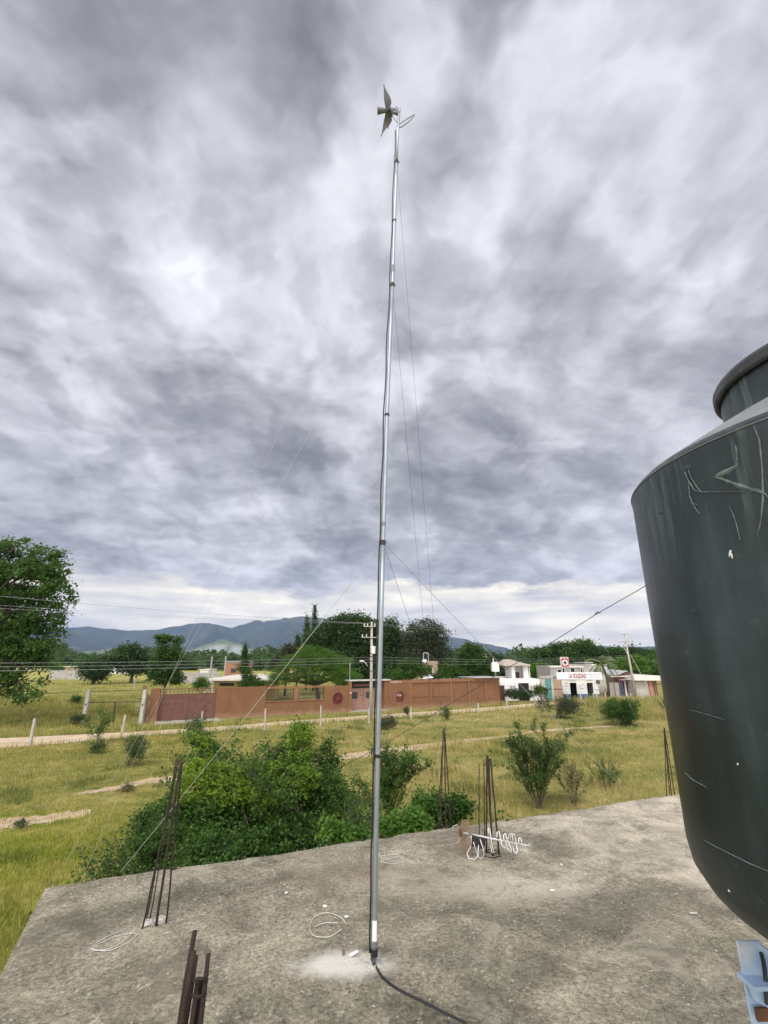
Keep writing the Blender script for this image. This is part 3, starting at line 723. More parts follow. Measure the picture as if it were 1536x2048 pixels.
# ------------------------------------------------------------------ starter bars (rebar) groups
def rod(mb, b, t, r, kink=0, bend=None):
    n = 9; pts = []
    for k in range(n + 1):
        u = k / n; q = b.lerp(t, u); q.x += kink * math.sin(u * 3.1) + .002 * math.sin(u * 19 + b.x * 40); pts.append(q)
    mb.tube(pts, r, 7)
def rebar(label, Y, rods, r, ties, name='rebar_bundle'):
    c = G(*rods[0][0], RZ)
    t = thing(name, label, 'rebar', (c.x, c.y, RZ), 0, 'rusty starter bars sticking out of the roof')
    for (b_, tp, dY, rr) in rods:
        bb_ = G(*b_, RZ); bb_.z = RZ - .02; top = P(tp[0], tp[1], Y + dY)
        mb = MB(); rod(mb, bb_, top, rr or r); mb.build('bar', M['rebar'], t, smooth=True)
    for tie in ties:
        mb = MB(); mb.tube([P(x, y, yy) for x, y, yy in tie], r * .55, 6); mb.build('stirrup', M['rebar'], t, smooth=True)
    return t
rebar('rusty starter bars near the left end of the roof, tops bundled together', 3.80,
    [((284, 1858), (357, 1522), -.02, .006), ((312, 1852), (361, 1526), -.03, .0085), ((333, 1846), (364, 1524), .0, .006), ((293, 1838), (353, 1520), .03, .0045), ((300, 1836), (356, 1519), .02, .004)], .0065,
    [[(303, 1742, 3.82), (333, 1735, 3.9), (346, 1740, 3.86)]])
rebar('slender rusty starter bars at the far roof edge, left of the antenna', 5.74,
    [((879, 1655), (887, 1460), 0, .006), ((891, 1655), (889, 1455), 0, .006), ((902, 1650), (889, 1457), .02, .006), ((875, 1645), (887, 1458), .04, .005)], .006,
    [[(877, 1648, 5.72), (892, 1655, 5.68), (903, 1649, 5.72), (888, 1643, 5.78), (877, 1648, 5.72)]])
rebar('cluster of rusty starter bars rising through the fallen antenna', 4.95,
    [((972, 1706), (974, 1512), 0, .008), ((985, 1712), (975, 1512), -.02, .010), ((998, 1708), (981, 1517), 0, .008), ((984, 1698), (978, 1518), .1, .006), ((969, 1692), (968, 1527), .06, .005), ((958, 1700), (958, 1527), .02, .0045)], .008,
    [[(970, 1703, 4.95), (986, 1708, 4.9), (1000, 1706, 4.95), (984, 1697, 5.05), (970, 1703, 4.95)], [(966, 1712, 4.85), (985, 1716, 4.82), (1001, 1712, 4.88)]])
rebar('thin rusty starter bars half hidden behind the water tank', 6.92,
    [((1333, 1590), (1328, 1455), 0, .006), ((1343, 1590), (1328, 1455), 0, .006), ((1349, 1587), (1329, 1456), .03, .006), ((1339, 1585), (1328, 1456), .04, .005)], .006, [])
t = thing('rebar_bundle', 'thick dark rusty bar stub at the bottom edge of the photo', 'rebar', (-.55, 1.55, RZ), 0, 'rusty starter bars sticking out of the roof')
for (bx, by, tx, ty, dY, r_) in ((-.600, 1.60, 388.5, 1862, .0, .0068), (-.588, 1.58, 386.5, 1903, -.02, .0068), (-.577, 1.61, 391, 1912, .01, .0068), (-.560, 1.57, 396, 1960, 0, .0068), (-.535, 1.60, 418, 1908, .0, .0062), (-.535, 1.58, 414, 1945, -.01, .0068), (-.552, 1.60, 404, 1958, .02, .0068)):
    mb = MB(); rod(mb, Vector((bx, by, RZ - .02)), P(tx, ty, 1.6 + dY), r_); mb.build('bar', M['rebar'], t, smooth=True)
mb = MB(); mb.tube([P(384, 1962, 1.585), P(398, 1957, 1.57), P(414, 1960, 1.585)], .004, 6); mb.tube([P(384, 1990, 1.575), P(398, 1994, 1.56), P(412, 1988, 1.58)], .004, 6); mb.build('stirrup', M['rebar'], t, smooth=True)
def lump(name, label, cat, c, r, mat, seed, flatz=.5):
    r_ = random.Random(seed); mb = MB(); mb.lathe([(r * math.sin(a) , c.z + r * flatz * math.cos(a)) for a in [.001 + math.pi / 2 * k / 6 for k in range(7)]], (c.x, c.y), 14)
    mb.v = [(v[0] + r_.gauss(0, r * .10), v[1] + r_.gauss(0, r * .10), v[2] + (r_.gauss(0, r * .07) if v[2] > c.z + .003 else 0)) for v in mb.v]
    return tag(mb.build(name, mat), label, cat)
M['mortar'] = plain('mortar', (.44, .42, .37), .95, .2, 20, bump=.5)
lump('mortar_lump', 'pale mortar lump between the left starter bars, right hand one', 'mortar', G(321, 1842, RZ), .045, M['mortar'], 1)
lump('mortar_lump', 'pale mortar lump between the left starter bars, left hand one', 'mortar', G(296, 1847, RZ), .038, M['mortar'], 2)

lump('mortar_lump', 'low mortar ring smeared round the foot of the mast', 'mortar', Vector((MASTX, MASTY, RZ)), .05, M['mortar'], 3, .25)
# ------------------------------------------------------------------ fallen tv antenna
an = thing('tv_antenna', 'white looped tv antenna with a rusty mesh reflector lying on the roof', 'antenna', tuple(G(930, 1712, RZ)))
e0, e1 = P(918, 1664, 4.98), P(1058, 1692, 4.78); e1.z = max(e1.z, RZ + .05)
MB().tube([e0, e0.lerp(e1, .5), e1], .0085, 8).build('boom', M['alu'], an, smooth=True)
rc = P(932, 1681, 4.98)
mb = MB(); ex = Vector((.50, -.86, 0)).normalized(); W2, H2 = .085, .155
rim = []
for k in range(24):
    a = 2 * math.pi * k / 24; cx_ = math.copysign(abs(math.cos(a)) ** .7, math.cos(a)); sy_ = math.copysign(abs(math.sin(a)) ** .8, math.sin(a)); rim.append(rc + ex * (W2 * cx_) + Vector((0, 0, 1)) * (H2 * sy_ * (1 if sy_ < 0 else 1)) + Vector((.0, 0, 0)))
mb.tube(rim + [rim[0]], .004, 6, cap=False)
for k in range(-11, 12):
    u = k / 12; hh = H2 * (1 - abs(u) ** 2.4) ** .5; mb.tube([rc + ex * (W2 * u) - Vector((0, 0, hh)), rc + ex * (W2 * u) + Vector((0, 0, hh))], .0013, 4, cap=False)
for k in range(-21, 22):
    u = k / 22; ww = W2 * (1 - abs(u) ** 2.6) ** .5; mb.tube([rc + Vector((0, 0, H2 * u)) - ex * ww, rc + Vector((0, 0, H2 * u)) + ex * ww], .0013, 4, cap=False)
mb.build('mesh_reflector', M['mesh'], an)
MB().box(P(921, 1665, 4.96), (.02, .03, .06), .5).build('reflector_clamp', M['rust'], an)
MB().box(P(955, 1684, 4.9), (.11, .05, .075), .1, M=Matrix.Rotation(R(12), 4, 'Y')).build('junction_box', M['black'], an)
MB().tube([P(929, 1674, 4.95), P(910, 1697, 4.86)], .003, 6).build('stay_rod', M['rust'], an)
loops = [
 [(942, 1672), (943, 1690), (934, 1707), (938, 1717), (949, 1719), (956, 1712), (957, 1690)],
 [(947, 1684), (953, 1706), (958, 1721), (964, 1718), (968, 1708), (965, 1693), (960, 1678)],
 [(977, 1668), (976, 1657), (979, 1655), (981, 1668), (984, 1690), (988, 1704), (984, 1706), (981, 1690)],
 [(994, 1675), (994, 1665), (998, 1663), (1001, 1676), (1003, 1690), (1009, 1696), (1013, 1690), (1010, 1680)],
 [(1008, 1682), (1007, 1670), (1011, 1667), (1014, 1680), (1022, 1696), (1023, 1704), (1018, 1702), (1012, 1690)],
 [(1015, 1678), (1018, 1672), (1026, 1674), (1030, 1672), (1024, 1668), (1017, 1669), (1022, 1680)],
 [(1026, 1685), (1024, 1668), (1029, 1668), (1033, 1690), (1035, 1702), (1032, 1708), (1028, 1702), (1025, 1692)],
 [(1038, 1688), (1037, 1678), (1041, 1673), (1044, 1688), (1044, 1690)],
 [(1041, 1700), (1048, 1703), (1054, 1700), (1058, 1694), (1059, 1688)]]
for i, L_ in enumerate(loops):
    D = 4.86 - .01 * i; pts = [P(x, y, D + .03 * math.sin(k)) for k, (x, y) in enumerate(L_)]
    pts = [Vector((q.x, q.y, max(q.z, RZ + .008))) for q in pts]
    sm = []
    for a, b_ in zip(pts[:-1], pts[1:]): sm += [a, a.lerp(b_, .5)]
    MB().tube(sm + [pts[-1]], .0052, 6).build('loop_element', M['alu'], an, smooth=True)
# ------------------------------------------------------------------ loose wire coils and scraps
def coil(pxs, label, r=.0028, mat='white'):
    pts = [G(x, y, RZ + .006 + .006 * abs(math.sin(k * 1.3))) for k, (x, y) in enumerate(pxs)]
    sm = []
    n = len(pts)
    for i in range(n - 1):
        p_1, p0_, p1_, p2_ = pts[max(0, i - 1)], pts[i], pts[i + 1], pts[min(n - 1, i + 2)]
        for k in range(5):
            t = k / 5; sm.append(.5 * ((2 * p0_) + (p1_ - p_1) * t + (2 * p_1 - 5 * p0_ + 4 * p1_ - p2_) * t * t + (3 * p0_ - p_1 - 3 * p1_ + p2_) * t ** 3))
    tag(MB().tube(sm + [pts[-1]], r, 6).build('wire_coil', M[mat], smooth=True), label, 'wire')
M['offwhite'] = plain('pale_wire', (.50, .49, .44), .7, .1, 5)
coil([(255, 1856), (225, 1868), (195, 1885), (183, 1898), (205, 1900), (235, 1890), (258, 1872), (262, 1867), (235, 1872), (205, 1884), (186, 1897), (215, 1901), (250, 1888), (272, 1872), (268, 1866), (255, 1868)], 'pale coiled wire lying near the left starter bars', .0026, 'offwhite')
coil([(692, 1847), (680, 1834), (660, 1826), (640, 1828), (625, 1838), (620, 1855), (626, 1870), (642, 1874), (662, 1872), (684, 1858)], 'pale wire loop lying left of the mast foot', .0026, 'offwhite')
coil([(676, 1846), (655, 1845), (638, 1849), (630, 1854)], 'short pale wire end inside the loop left of the mast', .0022, 'offwhite')
coil([(760, 1712), (785, 1709), (800, 1712), (815, 1722), (830, 1729)], 'nearly straight pale wire in the tangle right of the mast', .002, 'offwhite')
coil([(768, 1701), (772, 1717), (790, 1724), (810, 1722), (795, 1713), (778, 1718), (762, 1724), (800, 1728)], 'tangled pale wire lying right of the mast', .002, 'offwhite')
coil([(915, 1650), (908, 1652), (905, 1656)], 'bit of white wire at the foot of the slender bars', .003, 'white')
def scrap(px, py, L_, W_, rz, mat, label, cat='scrap', z=.006, th=.006):
    q = G(px, py, RZ); r_ = random.Random(px); mb = MB()
    pts = [(-L_/2, -W_/2), (L_*.1, -W_*.56), (L_/2, -W_*.42), (L_*.47, W_*.4), (0, W_*.55), (-L_*.48, W_/2)]
    c_, s_ = math.cos(rz), math.sin(rz)
    mb.prism([(q.x + x * c_ - y * s_, q.y + x * s_ + y * c_, RZ + z) for x, y in pts], (0, 0, th))
    return tag(mb.build('scrap', mat), label, cat)
scrap(708, 1911, .062, .020, R(48), M['signwhite'], 'white plastic strip lying in the dust left of the mast foot', z=.008)
scrap(687, 1908, .05, .014, R(95), M['wood'], 'brown splinter lying beside the white plastic strip', z=.008)
scrap(650, 1815, .028, .016, R(-30), M['signwhite'], 'small white crumb above the wire loop left of the mast')
scrap(693, 1836, .026, .012, R(5), M['signwhite'], 'small white crumb right of the wire loop')
scrap(1105, 1783, .03, .012, R(-5), M['signwhite'], 'small white flake on the roof right of the mast, nearer the tank')
scrap(1123, 1731, .03, .012, R(70), M['signwhite'], 'small white flake on the roof below the antenna tip')
scrap(1387, 1829, .05, .010, R(-5), M['offwhite'], 'small pale stick on the roof beside the tank foot')
scrap(1154, 1618, .10, .02, R(-10), M['wood'], 'dark twig lying by the far roof edge')
scrap(572, 1788, .02, .012, R(30), M['signwhite'], 'tiny white crumb left of the mast at mid roof')

# ------------------------------------------------------------------ water tank and its stand
TX, TY = 1.230, 1.085
tank = thing('water_tank', 'large dark plastic water tank on a pale blue steel stand', 'water tank', (TX, TY, 4.13))
prof = [(.001, 4.13), (.36, 4.132), (.43, 4.15), (.485, 4.175), (.525, 4.205), (.545, 4.24), (.551, 4.28), (.550, 4.5), (.551, 4.8), (.550, 5.125), (.5515, 5.138), (.549, 5.149), (.543, 5.158), (.534, 5.165)]
MB().lathe(prof, (TX, TY), 128).build('body', M['tank'], tank, smooth=True)
MB().lathe([(.535, 5.165), (.52, 5.176), (.46, 5.213), (.38, 5.262), (.315, 5.30), (.288, 5.315)], (TX, TY), 128).build('dome', M['tanktop'], tank, smooth=True)
MB().lathe([(.287, 5.31), (.282, 5.33), (.282, 5.428)], (TX, TY), 96).build('neck', M['tank'], tank, smooth=True)
MB().lathe([(.284, 5.408), (.292, 5.408), (.296, 5.414), (.296, 5.436), (.290, 5.447), (.20, 5.475), (.001, 5.485)], (TX, TY), 96).build('lid', M['lid'], tank, smooth=False)
MB().lathe([(.5485, 5.143), (.5525, 5.144), (.5525, 5.146), (.547, 5.147)], (TX, TY), 128).build('shoulder_seam', M['tanktop'], tank, smooth=True)
def on_tank(px, py, rad=.5525):
    r = ray(px, py); d_ = Vector((r[0], r[1])); c_ = Vector((TX, TY))
    a = d_.dot(d_); b2 = d_.dot(c_); cc = c_.dot(c_) - rad * rad; disc = b2 * b2 - a * cc
    if disc < 0: disc = 0
    t = (b2 - math.sqrt(disc)) / a
    return Vector((r[0] * t, t, CAMZ + r[2] * t))
def scratch(pxs, w0, mat='scratch', name='scratch'):
    sm = []
    for (a, b_) in zip(pxs[:-1], pxs[1:]):
        for k in range(4): sm.append((a[0] + (b_[0] - a[0]) * k / 4, a[1] + (b_[1] - a[1]) * k / 4))
    sm.append(pxs[-1]); mb = MB(); pts = [on_tank(*q) for q in sm]; n = len(pts); r_ = random.Random(int(pxs[0][0]))
    for i, p in enumerate(pts):
        t = (pts[min(i + 1, n - 1)] - pts[max(0, i - 1)]).normalized(); nrm = Vector((p.x - TX, p.y - TY, 0)).normalized(); s = nrm.cross(t).normalized()
        ww = w0 * (.35 + .65 * math.sin(math.pi * (i + .5) / n)) * r_.uniform(.6, 1.3)
        mb.v += [tuple(p + s * ww - nrm * .0012), tuple(p + nrm * .0006), tuple(p - s * ww - nrm * .0012)]
    for i in range(n - 1):
        o = i * 3; mb.f += [(o, o + 1, o + 4, o + 3), (o + 1, o + 2, o + 5, o + 4)]
    mb.build(name, M[mat], tank)
scratch([(1372, 938), (1369, 944), (1372, 952), (1378, 965), (1388, 980), (1400, 984)], .0016)
scratch([(1376, 940), (1382, 955), (1392, 972), (1402, 984), (1440, 984), (1490, 984)], .0011)
scratch([(1376, 962), (1379, 992), (1384, 1006), (1391, 1018), (1399, 1028)], .0016)
scratch([(1382, 1007), (1396, 1010)], .0012)
scratch([(1474, 926), (1470, 934), (1455, 942), (1440, 948), (1428, 954)], .0050)
scratch([(1428, 954), (1442, 958), (1462, 966), (1485, 974), (1498, 978), (1520, 984), (1532, 990)], .0040)
scratch([(1498, 974), (1518, 980), (1532, 990), (1536, 995)], .0016)
scratch([(1474, 925), (1473, 905), (1470, 890)], .0016)
scratch([(1506, 850), (1518, 880), (1524, 940), (1525, 1000), (1521, 1040), (1515, 1070)], .0020)
scratch([(1458, 1012), (1470, 1040), (1480, 1080)], .0008)
scratch([(1316, 1027), (1322, 1025), (1319, 1029)], .0010)
scratch([(1407, 1680), (1428, 1692), (1460, 1708), (1500, 1728), (1540, 1744)], .0012)
scratch([(1370, 1545), (1385, 1560), (1400, 1568), (1414, 1575)], .0008)
scratch([(1380, 1420), (1410, 1428), (1450, 1440)], .0005)
scratch([(1460, 1100), (1459, 1108), (1458, 1114)], .0030, 'scratchw', 'paint_chip')
scratch([(1461, 1106), (1463, 1112), (1464, 1117)], .0016, 'scratchw', 'paint_chip')
scratch([(1474, 1526), (1475, 1530)], .0018, 'scratchw', 'paint_chip')
scratch([(1456, 1780), (1459, 1784)], .0018, 'scratchw', 'paint_chip')

st = thing('tank_stand', 'pale blue rusty steel stand under the water tank', 'stand', (TX, TY, RZ))
lx, ly = P(1500, 1900, 1.30).x, 1.30
offv = Vector((lx - TX, ly - TY)); offs = [offv, Vector((-offv.y, offv.x)), -offv, Vector((offv.y, -offv.x))]
for o_ in offs:
    cx_, cy_ = TX + o_.x, TY + o_.y; dn = o_.normalized(); pn = Vector((-dn.y, dn.x)); rz_ = math.atan2(dn.y, dn.x) + math.pi / 4
    mb = MB(); mb.box((cx_, cy_, (RZ + 4.09) / 2), (.052, .006, 4.09 - RZ), 0.0); mb.box((cx_ + .0235, cy_ - .028, (RZ + 4.085) / 2), (.005, .05, 4.085 - RZ), 0.0)
    mb.box((cx_, cy_, RZ + .004), (.10, .10, .008), .05)
    mb.build('leg', M['blue'], st)
mb = MB()
for i in range(4):
    a, b_ = offs[i], offs[(i + 1) % 4]
    p, q = Vector((TX + a.x * .86, TY + a.y * .86, 4.112)), Vector((TX + b_.x * .86, TY + b_.y * .86, 4.112)); dd = q - p
    mb.box((p + q) / 2, (dd.length + .02, .04, .03), math.atan2(dd.y, dd.x))
    if i % 2 == 0: mb.box((p + q) / 2 + Vector((0, 0, .0)), (dd.length * .9, .04, .028), math.atan2(dd.y, dd.x) + math.pi / 2)
mb.build('top_frame', M['blue'], st)
mb = MB(); q = P(1512, 1962, 1.285)
mb.box(q + Vector((.03, .0, 0)), (.11, .05, .008), .05)
mb.prism([(q.x - .022, q.y - .006, q.z), (q.x + .07, q.y - .006, q.z), (q.x + .06, q.y - .006, q.z - .03), (q.x + .015, q.y - .006, q.z - .045), (q.x - .015, q.y - .006, q.z - .03)], (0, .005, 0))
mb.build('gusset', M['blue'], st)
MB().box(q + Vector((.0, -.002, -.056)), (.030, .0065, .022), .05).build('rust_patch', M['rust'], st)
MB().tube([P(1522, 1905, 1.28), P(1527, 1925, 1.28), P(1530, 1945, 1.28), P(1534, 2010, 1.27)], .004, 6).build('drain_tube', M['black'], st)



# ================================================================== BROWN COMPOUND WALL
W0 = G(300, 1445); W1 = G(1000, 1408)
wdir = (W1 - W0).normalized(); WRZ = math.atan2(wdir.y, wdir.x); wn = Vector((wdir.y, -wdir.x, 0))   # towards the road
def U(px, row=1400):
    r = ray(px, row); det = r[0] * wdir.y - wdir.x
    return (W0.y * r[0] - W0.x) / (wdir.x - r[0] * wdir.y)
def ZW(px, row):
    u = U(px, row); return CAMZ + ray(px, row)[2] * (W0.y + wdir.y * u)
wall = thing('compound_wall', 'long brown plastered wall with gate, grilles and round wheel openings', 'wall', (W0.x, W0.y, 0), WRZ)
class LB(MB):          # boxes in wall coordinates: u along, d towards the road (+), z up
    def wb(s, u0, u1, d0, d1, z0, z1): return s.bb(u0, u1, -d1, -d0, z0, z1)
def lp(mb, name, mat, parent=wall, smooth=False): return mb.build(name, M[mat], parent, smooth=smooth, local=True)
uG0, uG1 = U(318), U(432)
lp(LB().wb(U(300), uG0, -.35, .30, 0, 2.42), 'gate_pillar', 'brown')
lp(LB().wb(uG1, U(460), -.12, .08, 0, 2.38), 'wall_panel', 'brown')
# big gate
gate = MB(); fr = LB()
gm = (uG0 + uG1) / 2; zt = 2.36; zg = 1.92
gp = lp(LB().wb(uG0 + .03, gm - .02, -.06, -.02, .08, zg).wb(gm + .02, uG1 - .03, -.06, -.02, .08, zg), 'gate', 'maroon')
k = LB(); k.wb(uG0 + .02, uG1 - .02, -.09, .0, zt - .06, zt); k.wb(uG0 + .02, uG1 - .02, -.09, .0, zg, zg + .05)
for u in (uG0 + .04, gm, uG1 - .04): k.wb(u - .04, u + .04, -.10, .01, .05, zt - .001)
k.wb(uG0 + .1, uG1 - .1, -.045, -.015, 2.14, 2.165)
nbars = 15
for i in range(nbars):
    u = uG0 + .2 + (uG1 - uG0 - .4) * i / (nbars - 1); k.wb(u - .018, u + .018, -.05, -.01, zg + .05, zt - .06)
lp(k, 'gate_frame', 'maroon', gp)
k = LB(); gr2 = random.Random(4)                       # stone pattern welded on the gate sheets
for i in range(46):
    u = gr2.uniform(uG0 + .35, uG1 - .35); z = gr2.uniform(.3, 1.75); a = gr2.uniform(0, 3.1)
    pts = [(u, .0), ]; q = [Vector((u, .017, z))]
    for j in range(4): a += gr2.uniform(-.7, .7); q.append(q[-1] + Vector((math.cos(a), 0, math.sin(a))) * .12)
    q = [Vector((min(max(v.x, uG0 + .12), uG1 - .12), v.y, min(max(v.z, .12), 1.88))) for v in q]
    k.tube(q, .010, 4)
M['maroon_dark'] = plain('gate_relief', (.10, .04, .03), .7, .1, 3)
lp(k, 'gate_relief', 'maroon_dark', gp)
lp(LB().wb(uG0 - .1, uG1 + .3, .0, 1.6, -.05, .06), 'driveway_ramp', 'concrete')
# solid stretch, grille windows
lp(LB().wb(U(460), U(530), -.15, .15, 0, 2.36), 'wall_panel', 'brown')
ug = [U(530), U(587), U(595), U(647)]; zs, zp = 1.15, 2.28
lp(LB().wb(ug[0], ug[3], -.08, .08, 0, zs), 'wall_panel', 'brown')
lp(LB().wb(ug[0], ug[3], -.10, .12, zp - .12, zp + .02), 'top_beam', 'brown_trim')
lp(LB().wb(ug[1], ug[2], -.10, .12, zs, zp - .12), 'pillar', 'brown_trim')
lp(LB().wb(ug[0], ug[1], .081, .14, zs - .04, zs + .04).wb(ug[2], ug[3], .081, .14, zs - .04, zs + .04), 'sill', 'brown_trim')
for a, b_ in ((ug[0], ug[1]), (ug[2], ug[3])):
    k = LB(); n = 20
    for i in range(n):
        u = a + (b_ - a) * (i + .5) / n; k.wb(u - .014, u + .014, -.01, .018, zs + .04, zp - .12)
    for z in (zs + .12, zp - .22): k.wb(a, b_, -.012, .022, z, z + .03)
    for i in range(3):
        c_ = a + (b_ - a) * (.25 + .25 * i)
        for r_ in (.11, .20): k.tube([Vector((c_ + r_ * math.cos(t * .628), -.035, (zs + zp) / 2 + r_ * math.sin(t * .628))) for t in range(11)], .013, 5)
    lp(k, 'grille', 'iron')
# wheel panels
def ring_hole_panel(u0, u1, z1, cu, cz, ru, rz_, d0, d1, mat='brown'):
    mb = MB(); n = 40; top = []
    def sq(a):
        x, z = math.cos(a), math.sin(a); sx = (u1 - cu) / x if x > 1e-6 else ((u0 - cu) / x if x < -1e-6 else 1e9)
        sz = (z1 - cz) / z if z > 1e-6 else ((0 - cz) / z if z < -1e-6 else 1e9); s = min(sx, sz); return cu + x * s, cz + z * s
    angs = sorted([2 * math.pi * i / n for i in range(n)] + [math.atan2(z - cz, u - cu) % (2 * math.pi) for u in (u0, u1) for z in (0, z1)])
    n = len(angs)
    for dd in (-d1, -d0):
        for a in angs: x, z = sq(a); mb.v.append((x, dd, z))
        for a in angs: mb.v.append((cu + ru * math.cos(a), dd, cz + rz_ * math.sin(a)))
    for i in range(n):
        j = (i + 1) % n
        mb.f.append((i, j, n + j, n + i)); mb.f.append((2*n + j, 2*n + i, 3*n + i, 3*n + j))
        mb.f.append((n + i, n + j, 3*n + j, 3*n + i)); mb.f.append((j, i, 2*n + i, 2*n + j))
    return lp(mb, 'wall_panel', mat)
def wheel(cu, cz, r_, mat='redwheel'):
    w_ = MB(); ce = Vector((cu, .0, cz))
    w_.tube([ce + Vector((r_ * math.cos(t * .2618), 0, r_ * math.sin(t * .2618))) for t in range(25)], .045, 8, cap=False)
    o = lp(w_, 'wheel_rim', mat)
    s_ = MB(); s_.tube([ce + Vector((0, -.06, 0)), ce + Vector((0, .06, 0))], .10, 12)
    for i in range(12):
        a = i * math.pi / 6; s_.tube([ce, ce + Vector((r_ * math.cos(a), 0, r_ * math.sin(a)))], .022, 5)
    lp(s_, 'spokes', mat, o)
u0, u1 = ug[3], U(697); cu = U(675); cz = ZW(675, 1398)
ring_hole_panel(u0, u1, 2.26, cu, cz, .50, .56, -.10, .10); wheel(cu, cz, .46)
lp(MB().tube([Vector((cu, .07, cz)), Vector((cu, .09, cz))], .49, 28), 'wheel_backing', 'darkred')
uE0, uE1 = U(702), U(768)
lp(LB().wb(u1, uE0, -.2, .16, 0, 2.62), 'pillar', 'brown_trim')
# recessed entrance
ed = -.55
lp(LB().wb(uE0, U(706), ed, ed + .12, 0, 2.5).wb(U(756), uE1, ed, ed + .12, 0, 2.5), 'wall_panel', 'brown')
dr_ = lp(LB().wb(U(706), (U(706) + U(756)) / 2 - .015, ed + .02, ed + .07, .06, 1.95).wb((U(706) + U(756)) / 2 + .015, U(756), ed + .02, ed + .07, .06, 1.95), 'entrance_door', 'pink')
lp(LB().wb(U(706), U(756), ed, ed + .05, 1.95, 2.52), 'door_transom', 'darkhole', dr_)
lp(LB().wb(U(711), U(745), ed + .051, ed + .09, 2.12, 2.32), 'transom_bar', 'maroon', dr_)
for a, b_ in ((U(708), U(719)), (U(736), U(746))):
    f_ = lp(LB().wb(a, b_, ed + .0705, ed + .082, 1.05, 1.62), 'door_window', 'glass', dr_)
lp(LB().wb(U(724), U(726), ed + .07, ed + .09, 1.3, 1.4).wb(U(729), U(731), ed + .07, ed + .09, 1.3, 1.4), 'handle', 'iron', dr_)
lp(LB().wb(U(700) - .15, U(778) + .1, -.9, .22, 2.62, 2.72), 'canopy_slab', 'sheet')
lp(LB().wb(uE0 - .1, U(775), -.5, .5, .0, .07), 'door_step', 'concrete')
lp(LB().wb(uE1, U(776), -.6, .10, 0, 2.6), 'wall_panel', 'brown')
uR = [U(776), U(821), U(861), U(902), U(938), U(972), U(1000)]
cu = U(799); cz = ZW(799, 1395)
ring_hole_panel(uR[0], uR[1] - .12, 2.34, cu, cz, .44, .56, -.10, .14); wheel(cu, cz, .42)
lp(MB().tube([Vector((cu, .07, cz)), Vector((cu, .09, cz))], .43, 28), 'wheel_backing', 'brown')
lp(LB().wb(cu - .26, cu + .26, -.069, -.05, cz + .10, cz + .34), 'light_pane', 'signpink')
lp(LB().wb(uR[0], uR[6], -.10, .16, 2.34, 2.62), 'top_band', 'brown_trim')
dots = MB()
for i in range(6):
    c_ = U(782) + (U(800) - U(782)) * i / 5; dots.tube([Vector((c_, -.155, 2.46 - (.04 if i % 2 else 0))), Vector((c_, -.20, 2.46 - (.04 if i % 2 else 0)))], .055, 8)
lp(dots, 'plaster_rosettes', 'cream')
for i in range(1, 6): lp(LB().wb(uR[i] + .12, uR[i + 1] - (.12 if i < 5 else 0), -.10, .04, 0, 2.34), 'wall_panel', 'brown')
for i in range(1, 6): lp(LB().wb(uR[i] - .12, uR[i] + .12, -.10, .13, 0, 2.34), 'pillar', 'brown_trim')
lp(LB().wb(uR[1] + .12, uR[2] - .12, .041, .10, 1.05, 1.12).wb(uR[2] + .12, uR[3] - .12, .041, .10, 1.05, 1.12), 'ledge', 'brown_trim')
lp(LB().wb(U(948), U(1003), -2.6, .55, 2.66, 2.72), 'lean_to_roof', 'sheet')
lp(LB().wb(uR[6] - .2, uR[6], -4.5, -.10, 0, 2.5), 'return_wall', 'brown')
lp(LB().wb(uG0 - 1.05, uG0 - .8, -14, -.35, 0, 2.0), 'return_wall', 'brown')
k = LB(); rr3 = random.Random(9)
for i in range(60):
    u = uR[1] + (uR[6] - 3 - uR[1]) * rr3.random(); k.tube([Vector((u, .05, 2.6)), Vector((u + rr3.uniform(-.04, .04), .05, 2.6 + rr3.uniform(.04, .16)))], .012, 4)
lp(k, 'coping_bits', 'sheet')
lmp = lp(MB().tube([Vector((U(699), -.17, 1.62)), Vector((U(699), -.27, 1.62))], .07, 10), 'wall_lamp', 'cream')
lp(MB().tube([Vector((U(699.5), .1, 2.6)), Vector((U(699.5), .1, 4.3))], .03, 6), 'conduit_post', 'polec')

# ------------------------------------------------------------------ generic building in frontal coordinates
def X(px, Y, row=1390): return ray(px, row)[0] * Y
def Z(row, Y, px=768): return CAMZ + ray(px, row)[2] * Y
def bld(name, label, cat, px0, Y, group=None): return thing(name, label, cat, (X(px0, Y), Y, 0), 0, group)
def pb(parent, name, mat, *boxes):
    mb = MB()
    for b_ in boxes: mb.bb(*b_)
    return mb.build(name, M[mat], parent)

# yellow house behind the gate
Y = 54; yh = bld('yellow_house', 'low yellow house with a pale slab roof behind the brown gate wall', 'house', 425, Y)
x0, x1 = X(425, Y, 1365), X(532, Y, 1365); zr = Z(1361, Y)
pb(yh, 'wall', 'yellow', (x0, x1, Y, Y + 7, 0, zr - .02))
mb = MB(); rx0, rx1 = X(409, Y - .8, 1360), X(547, Y - .8, 1360); zt_ = Z(1349, Y + 3); 
mb.v += [(rx0, Y - 1, zr), (rx1, Y - 1, zr), (rx1, Y + 8, zr), (rx0, Y + 8, zr), (rx0, Y - 1, zr + .15), (rx1, Y - 1, zr + .15), (rx1, Y + 8, zr + .15), (rx0, Y + 8, zr + .15),
         (rx0 + 2.2, Y + 2.5, zt_), (rx1 - 2.2, Y + 2.5, zt_), (rx1 - 2.2, Y + 4.5, zt_), (rx0 + 2.2, Y + 4.5, zt_)]
mb.f += [(3, 2, 1, 0), (0, 1, 5, 4), (1, 2, 6, 5), (2, 3, 7, 6), (3, 0, 4, 7), (4, 5, 9, 8), (5, 6, 10, 9), (6, 7, 11, 10), (7, 4, 8, 11), (8, 9, 10, 11)]
mb.build('roof', M['roofsheet'], yh)
